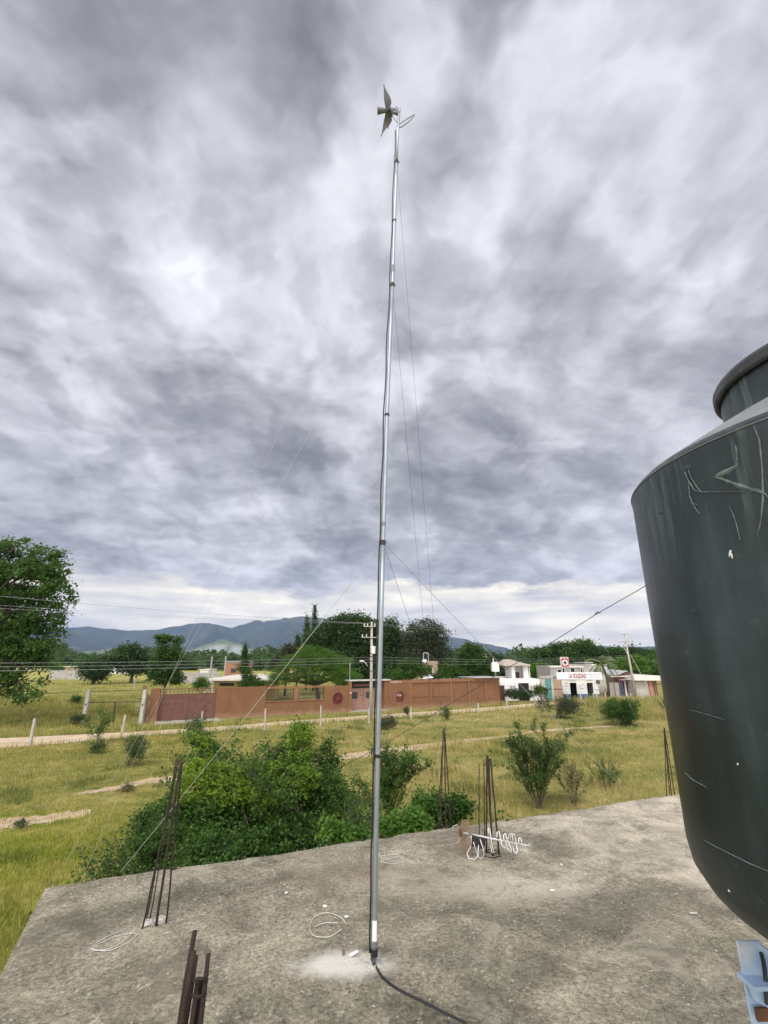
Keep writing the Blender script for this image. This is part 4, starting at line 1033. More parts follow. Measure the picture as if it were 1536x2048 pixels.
for a, b_ in ((437, 466), (474, 490), (515, 524)):
    w_ = pb(yh, 'window', 'glass', (X(a, Y), X(b_, Y), Y - .03, Y + .05, Z(1372, Y) , zr - .25))
    pb(w_, 'frame', 'cream', (X(a, Y) - .06, X(b_, Y) + .06, Y - .05, Y - .031, zr - .25, zr - .18))
for a in (412, 428, 505): pb(yh, 'porch_post', 'cream', (X(a, Y) - .09, X(a, Y) + .09, Y - .7, Y - .52, 0, zr - .001))
Y = 78; bh = bld('brick_building', 'unpainted red brick block standing behind the yellow house', 'building', 452, Y)
pb(bh, 'wall', 'brick', (X(452, Y, 1330), X(488, Y, 1330), Y, Y + 5, 0, Z(1325, Y)))
pb(bh, 'slab', 'greywall', (X(451, Y, 1330), X(489, Y, 1330), Y - .1, Y + 5.1, Z(1325, Y) + .001, Z(1324, Y) + .1))
pb(bh, 'window', 'glass', (X(462, Y, 1340), X(472, Y, 1340), Y - .04, Y + .02, Z(1345, Y), Z(1337, Y)))
for px, r0, r1, lab in ((420, 1350, 1313, 'left'), (448, 1350, 1312, 'right')):
    Y = 74; mb = MB(); q = P(px, 1350, Y); tag(mb.tube([(q.x, Y, 0), (q.x + .05, Y, Z(r1, Y))], [.16, .10], 8).build('utility_pole', M['polec']), f'pale distant concrete pole, {lab} one of the two above the yellow house', 'pole')
def farwall(px0, px1, r0, r1, Y, mat, label, name='field_wall', post=None):
    t = bld(name, label, 'wall', px0, Y); zb = 0; x0, x1 = X(px0, Y, r1), X(px1, Y, r1)
    pb(t, 'wall', mat, (x0, x1, Y, Y + .3, 0, Z(r0, Y)))
    k = MB(); n = max(2, int((x1 - x0) / 4))
    for i in range(n + 1): k.bb(x0 + (x1 - x0) * i / n - .12, x0 + (x1 - x0) * i / n + .12, Y - .06, Y - .001, 0, Z(r0, Y) + .08)
    k.build('pilasters', M['greywall'], t); return t
farwall(355, 436, 1345, 1361, 96, 'greywall', 'pale far boundary wall seen left of the yellow house')
farwall(100, 168, 1341, 1354, 112, 'greywall', 'pale far boundary wall at left, beyond the yellow field')
for (px0, px1, r0, Y, mat, lab) in ((120, 150, 1334, 128, 'tan', 'tiny cream house behind the far wall at left'), (205, 238, 1332, 150, 'whitewall', 'tiny white house glimpsed between the dark far trees'), (395, 412, 1340, 130, 'whitewall', 'tiny white house far off above the pale boundary wall')):
    t = bld('far_house', lab, 'house', px0, Y); x0, x1 = X(px0, Y), X(px1, Y); zt_ = Z(r0, Y)
    pb(t, 'wall', mat, (x0, x1, Y, Y + 6, 0, zt_)); pb(t, 'roof', 'roofsheet', (x0 - .3, x1 + .3, Y - .3, Y + 6.3, zt_ + .001, zt_ + .2))
    w_ = (x1 - x0); pb(t, 'window', 'glass', (x0 + w_ * .2, x0 + w_ * .4, Y - .03, Y + .02, zt_ - 1.6, zt_ - .6)); pb(t, 'door', 'iron', (x0 + w_ * .6, x0 + w_ * .78, Y - .03, Y + .02, 0, zt_ - .7))

# house behind the big trees (tank, railing, white awning)
Y = 62; t = bld('hidden_house', 'weathered tan two storey house half hidden by trees above the brown wall', 'house', 850, Y)
pb(t, 'wall', 'tan', (X(850, Y), X(878, Y), Y, Y + 5, 0, Z(1322, Y)))
pb(t, 'window', 'darkhole', (X(861, Y), X(865, Y), Y - .04, Y + .02, Z(1346, Y), Z(1336, Y)))
pb(t, 'pillar', 'cream', (X(865.5, Y), X(868.5, Y), Y - .12, Y - .041, 0, Z(1335, Y)))
mb = MB(); z0, z1 = Z(1322, Y), Z(1306, Y)
for x in (X(849, Y), X(859, Y)): mb.tube([(x, Y + .3, z0), (x, Y + .3, z1)], .045, 6)
mb.tube([(X(849, Y), Y + .3, z1), (X(859, Y), Y + .3, z1)], .045, 6); mb.build('roof_frame', M['alu'], t)
mb = MB(); xa, xb = X(846, Y - 3), X(868, Y - 3); mb.prism([(xa, Y - 3, Z(1358, Y - 3)), (xb, Y - 3, Z(1356, Y - 3)), (xb - .3, Y - 1, Z(1351, Y - 3)), (xa + .2, Y - 1, Z(1352, Y - 3))], (0, 0, .06)); mb.build('awning', M['whitewall'], t)
def tinaco(px, row, Y, rpx, hpx, label, mat='whitewall', base=None):
    q = P(px, row, Y); s = mpp(px, row, Y); r_, h_ = rpx * s, hpx * s
    t = thing('roof_tank', label, 'water tank', (q.x, Y, q.z - h_ / 2)); z0 = q.z - h_ / 2
    MB().lathe([(.001, z0), (r_ * .92, z0), (r_, z0 + .06), (r_, z0 + h_ * .68), (r_ * .9, z0 + h_ * .80), (r_ * .45, z0 + h_ * .95), (r_ * .3, z0 + h_), (.001, z0 + h_)], (q.x, Y), 20).build('body', M[mat], t, smooth=True)
    MB().lathe([(.001, z0 + h_ + .001), (r_ * .34, z0 + h_ + .001), (r_ * .34, z0 + h_ + .05), (.001, z0 + h_ + .07)], (q.x, Y), 14).build('lid', M['lid'], t)
    mb = MB(); 
    for a in (.8, 2.4, 3.9, 5.5): mb.tube([(q.x + r_ * .7 * math.cos(a), Y + r_ * .7 * math.sin(a), z0), (q.x + r_ * .7 * math.cos(a), Y + r_ * .7 * math.sin(a), base or 0)], .06, 6)
    mb.build('stand', M['polec'], t); return t
tinaco(849, 1322, 61.0, 5, 6, 'small white roof tank among the trees over the brown wall', base=3)
tinaco(967, 1312, 66, 7.5, 12, 'round white water tank peeping out behind the round dark tree', base=0)
tinaco(895, 1317, 70, 4, 5, 'tiny pale water tank at the right edge of the grey green tree', 'tanktop')

# white house with the raised pavilion
Y = 57.5; wh = bld('white_house', 'white flat roofed house with a small hip roofed upper room', 'house', 1000, Y)
xl, xr = X(985, Y), X(1081, Y); zt_ = Z(1358, Y)
pb(wh, 'wall', 'whitewall', (X(1010, Y), xr, Y, Y + 8, 0, zt_ - .7), (X(1000, Y) , xr + .03, Y - .03, Y + 8, zt_ - .7 + .001, zt_))
pb(wh, 'side_canopy', 'sheet', (X(978, Y), X(1000, Y) - .01, Y - .4, Y + 4, zt_ - .35, zt_ - .22))
pb(wh, 'service_door', 'maroon', (X(1001, Y), X(1009.5, Y), Y + .2, Y + .3, 0, zt_ - .71))
def win(parent, pa, pb_, r0, r1, Y, mat='glass', bars=2):
    a, b_ = X(pa, Y), X(pb_, Y); z1, z0 = Z(r0, Y), Z(r1, Y)
    w_ = pb(parent, 'window', mat, (a, b_, Y - .02, Y + .05, z0, z1))
    bx = [(a - .05, a, Y - .06, Y - .021, z0, z1), (b_, b_ + .05, Y - .06, Y - .021, z0, z1), (a - .05, b_ + .05, Y - .06, Y - .021, z1, z1 + .06), (a - .05, b_ + .05, Y - .06, Y - .021, z0 - .06, z0)]
    for i in range(1, bars): u = a + (b_ - a) * i / bars; bx.append((u - .02, u + .02, Y - .05, Y - .022, z0, z1))
    pb(w_, 'frame', 'white', *bx); return w_
win(wh, 1021, 1032, 1366, 1386, Y, 'greywall'); win(wh, 1061, 1072, 1366, 1386, Y, 'greywall')
pb(wh, 'arched_entrance', 'darkhole', (X(1038, Y), X(1059, Y), Y - .03, Y + .05, 0, Z(1366, Y)))
mb = MB()
for k_ in range(5): u = X(1040, Y) + (X(1057, Y) - X(1040, Y)) * k_ / 4; mb.tube([(u, Y - .05, 0), (u, Y - .05, Z(1367, Y))], .02, 5)
mb.build('entrance_gate', M['iron'], wh)
Yp = Y + 1.5; zb_, ze = zt_, Z(1331.5, Yp); pxs = (1029, 1034, 1050.5, 1053, 1061, 1064.5)
pb(wh, 'upper_wall', 'whitewall', (X(1027, Yp), X(1033.5, Yp), Yp, Yp + 3.2, zb_ + .001, ze), (X(1053.5, Yp), X(1060.5, Yp), Yp, Yp + 3.2, zb_ + .001, ze), (X(1033.6, Yp), X(1053.4, Yp), Yp + 1.6, Yp + 3.2, zb_ + .001, ze))
pb(wh, 'column', 'cream', (X(1049.5, Yp), X(1051.5, Yp), Yp - .25, Yp - .05, zb_ + .001, ze)); pb(wh, 'column', 'cream', (X(1062, Yp), X(1063.5, Yp), Yp - .05, Yp + .1, zb_ + .001, ze))
pb(wh, 'balcony_door', 'maroon', (X(1041, Yp), X(1049, Yp), Yp + 1.50, Yp + 1.59, zb_ + .01, Z(1345, Yp)))
mb = MB(); a, b_ = X(1011, Yp - .6), X(1067, Yp - .6); c_ = X(1027, Yp); zt2 = Z(1318.5, Yp + 2)
mb.v += [(a, Yp - .6, ze), (b_, Yp - .6, ze), (b_, Yp + 4.4, ze), (a, Yp + 4.4, ze), (a, Yp - .6, ze + .1), (b_, Yp - .6, ze + .1), (b_, Yp + 4.4, ze + .1), (a, Yp + 4.4, ze + .1), (c_ - .4, Yp + 1.9, zt2), (c_ + .3, Yp + 1.9, zt2)]
mb.f += [(3, 2, 1, 0), (0, 1, 5, 4), (1, 2, 6, 5), (2, 3, 7, 6), (3, 0, 4, 7), (4, 5, 9, 8), (5, 6, 9), (6, 7, 8, 9), (7, 4, 8)]
mb.build('hip_roof', M['tile'], wh)
# water tower shaped tank on one leg
q = P(990.5, 1341, 55.5); s = mpp(990, 1341, 55.5)
t = thing('pole_tank', 'boxy white tank on a single leg with a spike on top, beside the white house', 'water tank', (q.x, 55.5, 0))
zb2, zt2 = Z(1343, 55.5), Z(1328, 55.5); hw = 6.6 * s
mb = MB(); mb.prism([(q.x - hw, 55.1, zb2), (q.x + hw, 55.1, zb2), (q.x + hw, 55.1, zt2), (q.x + hw * .55, 55.1, zt2 + .22), (q.x - hw * .5, 55.1, zt2 + .22), (q.x - hw, 55.1, zt2)], (0, .8, 0)); mb.build('tank_body', M['white'], t)
MB().tube([(q.x, 55.5, 0), (q.x, 55.5, zb2)], .08, 8).build('leg', M['polec'], t); MB().tube([(q.x - hw * .4, 55.5, zt2 + .2), (q.x - hw * .4, 55.5, zt2 + .6)], .05, 6).build('spike', M['white'], t)
# gates right of the white house
Y = 58
t = bld('green_gate', 'tall dull green metal gate between concrete posts', 'gate', 1093, Y)
pb(t, 'gate_leaf', 'teal', (X(1093, Y), X(1098.4, Y), Y, Y + .05, .1, Z(1358, Y))); pb(t, 'gate_leaf', 'teal', (X(1098.8, Y), X(1104, Y), Y, Y + .05, .1, Z(1358, Y)))
pb(t, 'gate_post', 'polec', (X(1083, Y), X(1092.7, Y), Y, Y + .3, 0, Z(1357.5, Y))); pb(t, 'gate_post', 'polec', (X(1104.3, Y), X(1108.5, Y), Y - .05, Y + .25, 0, Z(1356, Y)))
pb(t, 'lintel', 'greywall', (X(1082, Y), X(1109, Y), Y - .1, Y + .3, Z(1356, Y) + .002, Z(1353, Y) + .05))
pb(t, 'rail', 'iron', (X(1093, Y), X(1104, Y), Y - .03, Y - .001, 1.2, 1.26))
t = bld('tan_gate', 'rusty tan sheet metal gate beside the white shop', 'gate', 1109, Y)
pb(t, 'gate_leaf', 'tan', (X(1109, Y), X(1126, Y), Y + .05, Y + .1, .1, Z(1359, Y))); pb(t, 'rail', 'rust', (X(1109, Y), X(1126, Y), Y + .0, Y + .049, Z(1379, Y), Z(1378, Y) + .05))

# shop
Y = 60.0; shop = bld('shop', 'small white shop with two dark doorways under a long lettered sign', 'shop', 1127, Y)
xl, xr = X(1127, Y), X(1199, Y); zt_ = Z(1357, Y)
d1a, d1b, d2a, d2b = X(1142, Y), X(1155.5, Y), X(1176, Y), X(1188.5, Y); zd = Z(1365.5, Y)
pb(shop, 'wall', 'whitewall', (xl, d1a, Y, Y + .2, .55, zt_), (d1b, d2a, Y, Y + .2, .55, zt_), (d2b, xr, Y, Y + .2, .55, zt_), (d1a + .001, d1b - .001, Y + .001, Y + .2, zd, zt_ - .001), (d2a + .001, d2b - .001, Y + .001, Y + .2, zd, zt_ - .001), (xl, xl + .2, Y + .201, Y + 6, 0, zt_), (xr - .2, xr, Y + .201, Y + 6, 0, zt_))
pb(shop, 'base_band', 'blue_low', (xl - .01, d1a, Y - .01, Y + .2, 0, .549), (d1b, d2a, Y - .01, Y + .2, 0, .549), (d2b, xr + .01, Y - .01, Y + .2, 0, .549))
pb(shop, 'interior', 'darkhole', (xl + .21, xr - .21, Y + 2.5, Y + 2.6, 0, zt_), (xl + .21, xr - .21, Y + .21, Y + 2.49, -.01, .012))
pb(shop, 'roof', 'greywall', (xl - .1, xr + .1, Y - .1, Y + 6.1, zt_ + .002, zt_ + .18))
sg0, sg1 = X(1113.5, Y - 1.2, 1352), X(1203.5, Y - 1.2, 1352); zs0, zs1 = Z(1358.5, Y - 1.2), Z(1344.8, Y - 1.2)
ys = Y - 1.2
sb = pb(shop, 'sign_board', 'signwhite', (sg0, sg1, ys, ys + .12, zs0, zs1)); W_ = sg1 - sg0; H_ = zs1 - zs0
pb(sb, 'sign_panel', 'signpink', (sg0 + W_ * .25, sg0 + W_ * .665, ys - .008, ys - .001, zs0 + .04, zs1 - .04))
pb(shop, 'sign_bracket', 'iron', (xl + .3, xl + .36, ys + .121, Y - .01, zs0 + .2, zs0 + .26), (xr - .36, xr - .3, ys + .121, Y - .01, zs0 + .2, zs0 + .26))
def text(body, x, y, z, h, wid, mat, parent, name='lettering', ext=.006, align='LEFT'):
    cu_ = bpy.data.curves.new('text', 'FONT'); cu_.body = body; cu_.extrude = ext; cu_.offset = .018; cu_.resolution_u = 2
    o = bpy.data.objects.new('text', cu_); C.objects.link(o); bpy.context.view_layer.update()
    me = bpy.data.meshes.new_from_object(o.evaluated_get(bpy.context.evaluated_depsgraph_get())); bpy.data.objects.remove(o)
    co = np.zeros(len(me.vertices) * 3); me.vertices.foreach_get('co', co); co = co.reshape(-1, 3)
    mn, mx = co.min(0), co.max(0); sx = wid / (mx[0] - mn[0]); sy = h / (mx[1] - mn[1])
    out = np.zeros_like(co); out[:, 0] = x + (co[:, 0] - mn[0]) * sx; out[:, 2] = z + (co[:, 1] - mn[1]) * sy; out[:, 1] = y - co[:, 2]
    top = parent; Mx = WM.get(top.name) or (WM.get(top.parent.name) if top.parent else None)
    loc = Mx.translation if Mx else Vector((0, 0, 0)); out -= np.array(loc)[None]
    me.vertices.foreach_set('co', out.ravel()); me.materials.clear(); me.materials.append(mat); me.update()
    o = bpy.data.objects.new(name, me); C.objects.link(o); o.parent = parent; return o
text('LA SOLEDAD', sg0 + W_ * .268, ys - .02, zs0 + H_ * .16, H_ * .68, W_ * .385, M['letter'], sb, ext=.01)
text('MATERIALES PARA', sg0 + W_ * .68, ys - .012, zs0 + H_ * .60, H_ * .19, W_ * .29, M['letterg'], sb)
text('CONSTRUCCION', sg0 + W_ * .70, ys - .012, zs0 + H_ * .24, H_ * .19, W_ * .26, M['letterg'], sb)
mb = MB()
for a, b_, z in ((.07, .22, .66), (.06, .24, .45), (.09, .2, .27)): mb.bb(sg0 + W_ * a, sg0 + W_ * b_, ys - .006, ys - .001, zs0 + H_ * z, zs0 + H_ * (z + .035))
mb.build('faded_lines', M['tanktop'], sb)
mb = MB()
for a, b_, r_ in ((1131, 1139, 1366.5), (1132, 1139, 1372), (1141, 1155, 1361.5), (1176, 1189, 1361.3), (1161, 1169, 1377)): mb.bb(X(a, Y), X(b_, Y), Y - .008, Y - .001, Z(r_ + .8, Y), Z(r_ - .8, Y))
mb.build('painted_notices', M['letterg'], shop)
mb = MB(); pk = [P(1159, 1374.5, Y - .02), P(1165.5, 1367, Y - .02), P(1173, 1374, Y - .02)]
mb.tube(pk, .03, 5); mb.build('painted_roof_logo', M['letterg'], shop)
mb = MB(); q = P(1196.5, 1364, Y - .35); mb.tube([q, q + Vector((0, .12, 0))], .22, 16); d_ = mb.build('round_sign', M['darkhole'], shop)
mb = MB(); mb.tube([q + Vector((0, -.012, 0)), q + Vector((0, -.001, 0))], .13, 12); mb.build('sign_face', M['tanktop'], d_)
pb(shop, 'painted_scrawl', 'letterg', (X(1191.5, Y), X(1194, Y), Y - .006, Y - .001, Z(1380.5, Y), Z(1378.5, Y)), (X(1194.6, Y), X(1198, Y), Y - .006, Y - .001, Z(1381.5, Y), Z(1379, Y)))

# sign with the dark cross
Y = 60.6; t = thing('cross_sign', 'square red sign with a dark cross in a white disc above the shop', 'sign', tuple(P(1130, 1347, Y)))
a, b_ = X(1122.5, Y, 1325), X(1137.5, Y, 1325); zt2, zb2 = Z(1314, Y), Z(1334.5, Y); zr_ = Z(1317, Y)
pb(t, 'sign_box', 'white', (a, b_, Y, Y + .35, zb2, zt2)); pb(t, 'red_panel', 'signred', (a + .03, b_ - .03, Y - .012, Y - .001, zb2 + .04, zr_))
ce = Vector(((a + b_) / 2, Y, (zb2 + zr_) / 2 + .02)); rd = (b_ - a) * .37
MB().tube([ce + Vector((0, -.022, 0)), ce + Vector((0, -.013, 0))], rd, 28).build('white_disc', M['signwhite'], t)
pb(t, 'dark_cross', 'darkhole', (ce.x - rd * .27, ce.x + rd * .27, Y - .034, Y - .023, ce.z - rd * .68, ce.z + rd * .68), (ce.x - rd * .68, ce.x + rd * .68, Y - .033, Y - .0232, ce.z - rd * .27, ce.z + rd * .27))
pb(t, 'header_strip', 'brick', (a + .1, b_ - .1, Y - .01, Y - .001, zr_ + .05, zr_ + .12))
MB().tube([(ce.x, Y + .17, zb2), (ce.x, Y + .17, 2.9)], .05, 6).build('post', M['polec'], t)

# unfinished grey building behind the shop
Y = 68; t = bld('grey_block_building', 'unfinished pale grey block building behind the shop sign', 'building', 1105, Y)
pb(t, 'wall', 'greywall', (X(1105, Y), X(1172, Y), Y, Y + 6, 0, Z(1332.5, Y)))
pb(t, 'parapet', 'cream', (X(1104, Y), X(1173, Y), Y - .12, Y - .002, Z(1335, Y), Z(1331.5, Y)))
for a, b_, r0, r1 in ((1120, 1127, 1339, 1347), (1130, 1134, 1337, 1347), (1147, 1154.5, 1336, 1344), (1167, 1170, 1337, 1346)): win(t, a, b_, r0, r1, Y, 'darkhole', 1)
Y = 70; t = bld('grey_block_building', 'paler taller block building behind the palm', 'building', 1174, Y)
pb(t, 'wall', 'cream', (X(1173.5, Y), X(1222, Y), Y, Y + 6, 0, Z(1329, Y))); pb(t, 'roof_slab', 'sheet', (X(1171, Y), X(1190, Y), Y - .8, Y + 3, Z(1326, Y), Z(1324.5, Y))); win(t, 1213, 1217, 1338, 1345, Y, 'darkhole', 1)
# sheds on the right
Y = 63; t = bld('tin_shed', 'open fronted shed with a sloping tin roof right of the palm', 'shed', 1222, Y)
mb = MB(); mb.prism([(X(1223, Y), Y, Z(1350.5, Y)), (X(1237, Y), Y, Z(1350.5, Y)), (X(1262, Y), Y, Z(1342.5, Y)), (X(1262, Y), Y + 5, Z(1341, Y)), (X(1222, Y), Y + 5, Z(1342, Y))], (0, 0, .06)); mb.build('roof', M['sheet'], t)
mb = MB(); mb.prism([(X(1238, Y), Y + .1, Z(1351, Y)), (X(1268, Y), Y + .1, Z(1351, Y)), (X(1268, Y), Y + .1, Z(1343, Y))], (0, .1, 0)); mb.build('gable', M['maroon_dark'], t)
pb(t, 'fascia', 'cream', (X(1222, Y), X(1267, Y), Y - .6, Y - .5, Z(1353.5, Y), Z(1351.3, Y)))
pb(t, 'back_wall', 'darkred', (X(1236, Y), X(1268, Y), Y + .25, Y + .35, 0, Z(1351.5, Y)))
pb(t, 'lower_awning', 'sheet', (X(1240, Y), X(1267, Y), Y - .9, Y - .2, Z(1359.5, Y), Z(1358.3, Y)))
cols = ['slate', 'blue_low', 'darkred', 'signwhite', 'darkred', 'pinkpaint', 'pinkpaint', 'darkred']
for i, cmat in enumerate(cols):
    a = X(1241 + i * 3.35, Y); pb(t, 'painted_board', cmat, (a, a + .17, Y - .1 - .03 * (i % 2), Y - .06, 0, Z(1361 + (i % 2), Y)))
Y = 61; t = bld('corrugated_fence', 'grey corrugated sheet fence behind the palm trunk', 'fence', 1222, Y)
mb = MB(); n = 40
for i in range(n + 1):
    x = X(1221, Y) + (X(1240.5, Y) - X(1221, Y)) * i / n; mb.v += [(x, Y + (.04 if i % 2 else -.0), 0), (x, Y + (.04 if i % 2 else 0), Z(1365, Y))]
for i in range(n): mb.f.append((2*i, 2*i+2, 2*i+3, 2*i+1))
mb.build('sheet', M['greywall'], t); pb(t, 'fence_post', 'wood', (X(1230, Y), X(1231, Y), Y - .08, Y - .01, 0, Z(1363, Y)))
Y = 61.5; t = bld('grey_house', 'flat roofed pale grey house behind the leaning pole', 'house', 1270, Y)
pb(t, 'wall', 'greywall', (X(1269, Y), X(1316, Y), Y, Y + 7, 0, Z(1361, Y))); pb(t, 'roof_fascia', 'cream', (X(1268, Y), X(1322, Y), Y - .7, Y + 7, Z(1360.6, Y), Z(1351, Y)))
pb(t, 'brick_pier', 'brick', (X(1300, Y), X(1306, Y), Y - .2, Y - .002, 0, Z(1361.5, Y)))
pb(t, 'board', 'rust', (X(1308, Y), X(1310, Y), Y - .3, Y - .2, 0, Z(1356, Y)), (X(1312, Y), X(1314, Y), Y - .3, Y - .2, 0, Z(1357, Y)))
pb(t, 'roller_door', 'concrete', (X(1274, Y), X(1298, Y), Y - .05, Y - .002, 0, Z(1364, Y)))
# hedge + topiary in front of white house: planted
def shrub(name, label, pxb, pyb, wpx, hpx, mat, seed, ncl=90, nleaf=22, leaf=.06, cr=.16, group=None, top=.5, zbase=0.0, limbs=5, sub=6):
    b0 = G(pxb, pyb, zbase); Y_ = b0.y; s = mpp(pxb, pyb, Y_); r_ = random.Random(seed); bl = []
    for i in range(sub):
        bx = b0.x + r_.uniform(-.30, .30) * wpx * s; bz = b0.z + hpx * s * r_.uniform(.28, .72); rx = wpx * s * r_.uniform(.16, .26); bl.append((bx, Y_ + r_.uniform(-.25, .25) * wpx * s, bz, rx, rx, hpx * s * r_.uniform(.22, .34)))
    return tree(name, label, 'bush', bl, b0, M[mat], ncl, nleaf, leaf, cr, seed, max(.02, hpx * s * .02), group, limbs, .35, .7)
hb_ = MB
Yh = 55.6; hedge = [(X(1015 + i * 6.5, Yh), Yh + .1 * (i % 2), .85 + .12 * math.sin(i * 2.3), .40, .45, .45) for i in range(8)]
tree('hedge', 'dark clipped hedge along the front of the white house', 'hedge', hedge, (X(1036, Yh), Yh, 0), M['leaf_dark'], 220, 24, .13, .25, 21, .05, None, 6, .3)
tree('potted_tree', 'small round clipped tree between white house and green gate', 'tree', [pblob(1080, 1379, 11, 9, 55.5), pblob(1074, 1385, 7, 6, 55.5), pblob(1090, 1384, 6, 8, 55.8)], (X(1080, 55.5), 55.5, 0), M['leaf_mid'], 90, 26, .13, .28, 22, .05, None, 5, .3)

# ================================================================== UTILITY POLES AND LINES
def upole(label, bx, by, ztop, arms, rz, lean=0):
    t = thing('utility_pole', label, 'utility pole', (bx, by, 0), 0, 'concrete utility poles')
    top = Vector((bx + lean, by, ztop)); MB().tube([(bx, by, -.1), top], [.155, .085], 12).build('pole', M['polec'], t, smooth=True)
    for z, wl, wr, dd in arms:
        mb = MB(); c_ = Vector((bx + lean * z / ztop, by - .14, z)); u_ = Vector((math.cos(rz), math.sin(rz), 0))
        mb.box(c_ + u_ * (wr - wl) / 2, (wl + wr, .07, .07), rz); mb.build('crossarm', M['polec'], t)
        for s_ in (-wl + .08, -wl * .5, wr - .08):
            q = c_ + u_ * s_; MB().lathe([(.025, q.z + .045), (.06, q.z + .08), (.03, q.z + .13), (.06, q.z + .17), (.03, q.z + .22), (.001, q.z + .25)], (q.x, q.y), 8).build('insulator', M['white'], t)
    return t
b1 = G(742, 1437)
up1 = upole('concrete utility pole with transformer and street lamp in front of the brown wall', b1.x, b1.y, 7.62, [(6.32, .85, .55, 0), (7.22, .7, .35, 0)], .1)
q = P(746, 1300, b1.y); mb = MB(); mb.lathe([(.001, q.z - .30), (.17, q.z - .30), (.18, q.z - .27), (.18, q.z + .26), (.19, q.z + .29), (.001, q.z + .33)], (q.x + .02, q.y), 16); tr_ = mb.build('transformer', M['white'], up1, smooth=False)
MB().tube([(q.x + .02, q.y, q.z + .3), (q.x + .25, q.y, q.z + .22)], .04, 7).build('bushing', M['white'], tr_)
MB().tube([P(735, 1332, b1.y), P(731, 1326, b1.y - .2), P(727, 1322, b1.y - .4), P(723, 1321.5, b1.y - .6)], .04, 7).build('lamp_arm', M['white'], up1, smooth=True)
mb = MB(); q = P(723, 1322, b1.y - .6); mb.box(q, (.30, .14, .08), .2); mb.build('lamp_head', M['white'], up1)
mb = MB(); 
for z in (5.0, 4.75, 4.4, 3.6): mb.lathe([(.135, z), (.15, z + .01), (.15, z + .05), (.135, z + .06)], (b1.x, b1.y), 12)
mb.build('steel_bands', M['iron'], up1)
mb = MB(); mb.tube([P(721, 1272, b1.y - .1), P(719, 1268, b1.y - .2), P(721, 1263, b1.y - .2), P(727, 1262, b1.y - .1), P(736, 1266, b1.y)], .015, 5); mb.tube([P(722, 1280, b1.y - .1), P(728, 1285, b1.y), P(740, 1288, b1.y - .1), P(746, 1296, b1.y)], .012, 5); mb.build('jumper_wires', M['cable'], up1)
b2 = G(1273, 1396); up2 = upole('leaning pale concrete utility pole by the grey house near the water tank', b2.x, b2.y, 7.6, [(6.6, .95, .95, 0), (7.5, .75, .75, 0)], .0, lean=-.35)
MB().tube([(b2.x + .05, b2.y, 5.0), (b2.x + 1.35, b2.y - .6, 1.2)], .03, 6).build('pole_stay', M['polec'], up2)
MB().tube([(b2.x - .22, b2.y, 4.9), (b2.x - 1.0, b2.y - .6, 6.0)], .04, 6).build('lamp_arm', M['white'], up2)
bl_ = Vector((-39.5, 21.5, 0)); up3 = upole('concrete utility pole beyond the left edge of the photo', bl_.x, bl_.y, 9.6, [(8.4, .9, .9, 0), (9.4, .8, .8, 0)], 1.1)
def line(p, q, label, r=.014, sag=.8, mat='line'):
    pts = []
    for k in range(25):
        t = k / 24; x = Vector(p).lerp(Vector(q), t); x.z -= sag * 4 * t * (1 - t); pts.append(x)
    tag(MB().tube(pts, r * .62, 5).build('power_line', M[mat]), label, 'power line', 'power lines strung between the poles')
line((bl_.x, bl_.y - .7, 9.65), (b1.x - .5, b1.y - .1, 7.50), 'uppermost line from the pole with transformer to the left edge', .016, .45)
line((bl_.x, bl_.y, 8.75), (b1.x - .1, b1.y - .1, 7.45), 'second line down from the pole with transformer to the left edge', .012, .45)
line((bl_.x, bl_.y + .7, 8.45), (b1.x + .25, b1.y - .1, 7.48), 'third line down from the pole with transformer to the left edge', .012, .45)
line((bl_.x, bl_.y, 4.55), (b1.x - .12, b1.y, 4.72), 'highest of the three low lines on the left', .014, .25)
line((bl_.x, bl_.y, 4.32), (b1.x - .12, b1.y, 4.52), 'middle of the three low lines on the left', .014, .25)
line((bl_.x, bl_.y, 4.02), (b1.x - .12, b1.y, 4.30), 'lowest of the three low lines on the left', .016, .22)
line((b1.x + .25, b1.y - .1, 7.48), (b2.x - .95, b2.y - .1, 7.7), 'upper line between the two poles, over the brown wall', .013, .35)
line((b1.x - .1, b1.y - .1, 7.42), (b2.x - .35, b2.y - .1, 7.62), 'upper rear line between the two poles', .011, .55)
line((b1.x + .12, b1.y, 4.75), (b2.x - .2, b2.y, 5.0), 'highest of the three low lines between the two poles', .013, .35)
line((b1.x + .12, b1.y, 4.52), (b2.x - .2, b2.y, 4.8), 'middle of the three low lines between the two poles', .013, .35)
line((b1.x + .12, b1.y, 4.30), (b2.x - .2, b2.y, 4.6), 'lowest of the three low lines between the two poles', .013, .38)
# drop cable sagging from above the tank into the bush
kp = [(1420, 1085, 7.0), (1284, 1176, 8.0), (1195, 1227, 8.8), (1100, 1287, 9.6), (1000, 1345, 10.4), (965, 1369, 10.7), (894, 1411, 11.2), (840, 1446, 11.6), (780, 1481, 12.0), (740, 1505, 12.3), (690, 1530, 12.6), (640, 1560, 12.9)]
sc_pts = [P(*q) for q in kp]
mb = MB(); mb.tube(sc_pts, .0065, 6); q = P(1195, 1227, 8.8); mb.tube([q + Vector((-.05, 0, -.02)), q + Vector((0, 0, .03)), q + Vector((.05, 0, .01))], .011, 6)
tag(mb.build('drop_cable', M['cable']), 'dark sagging cable crossing from the water tank down into the bush', 'cable')

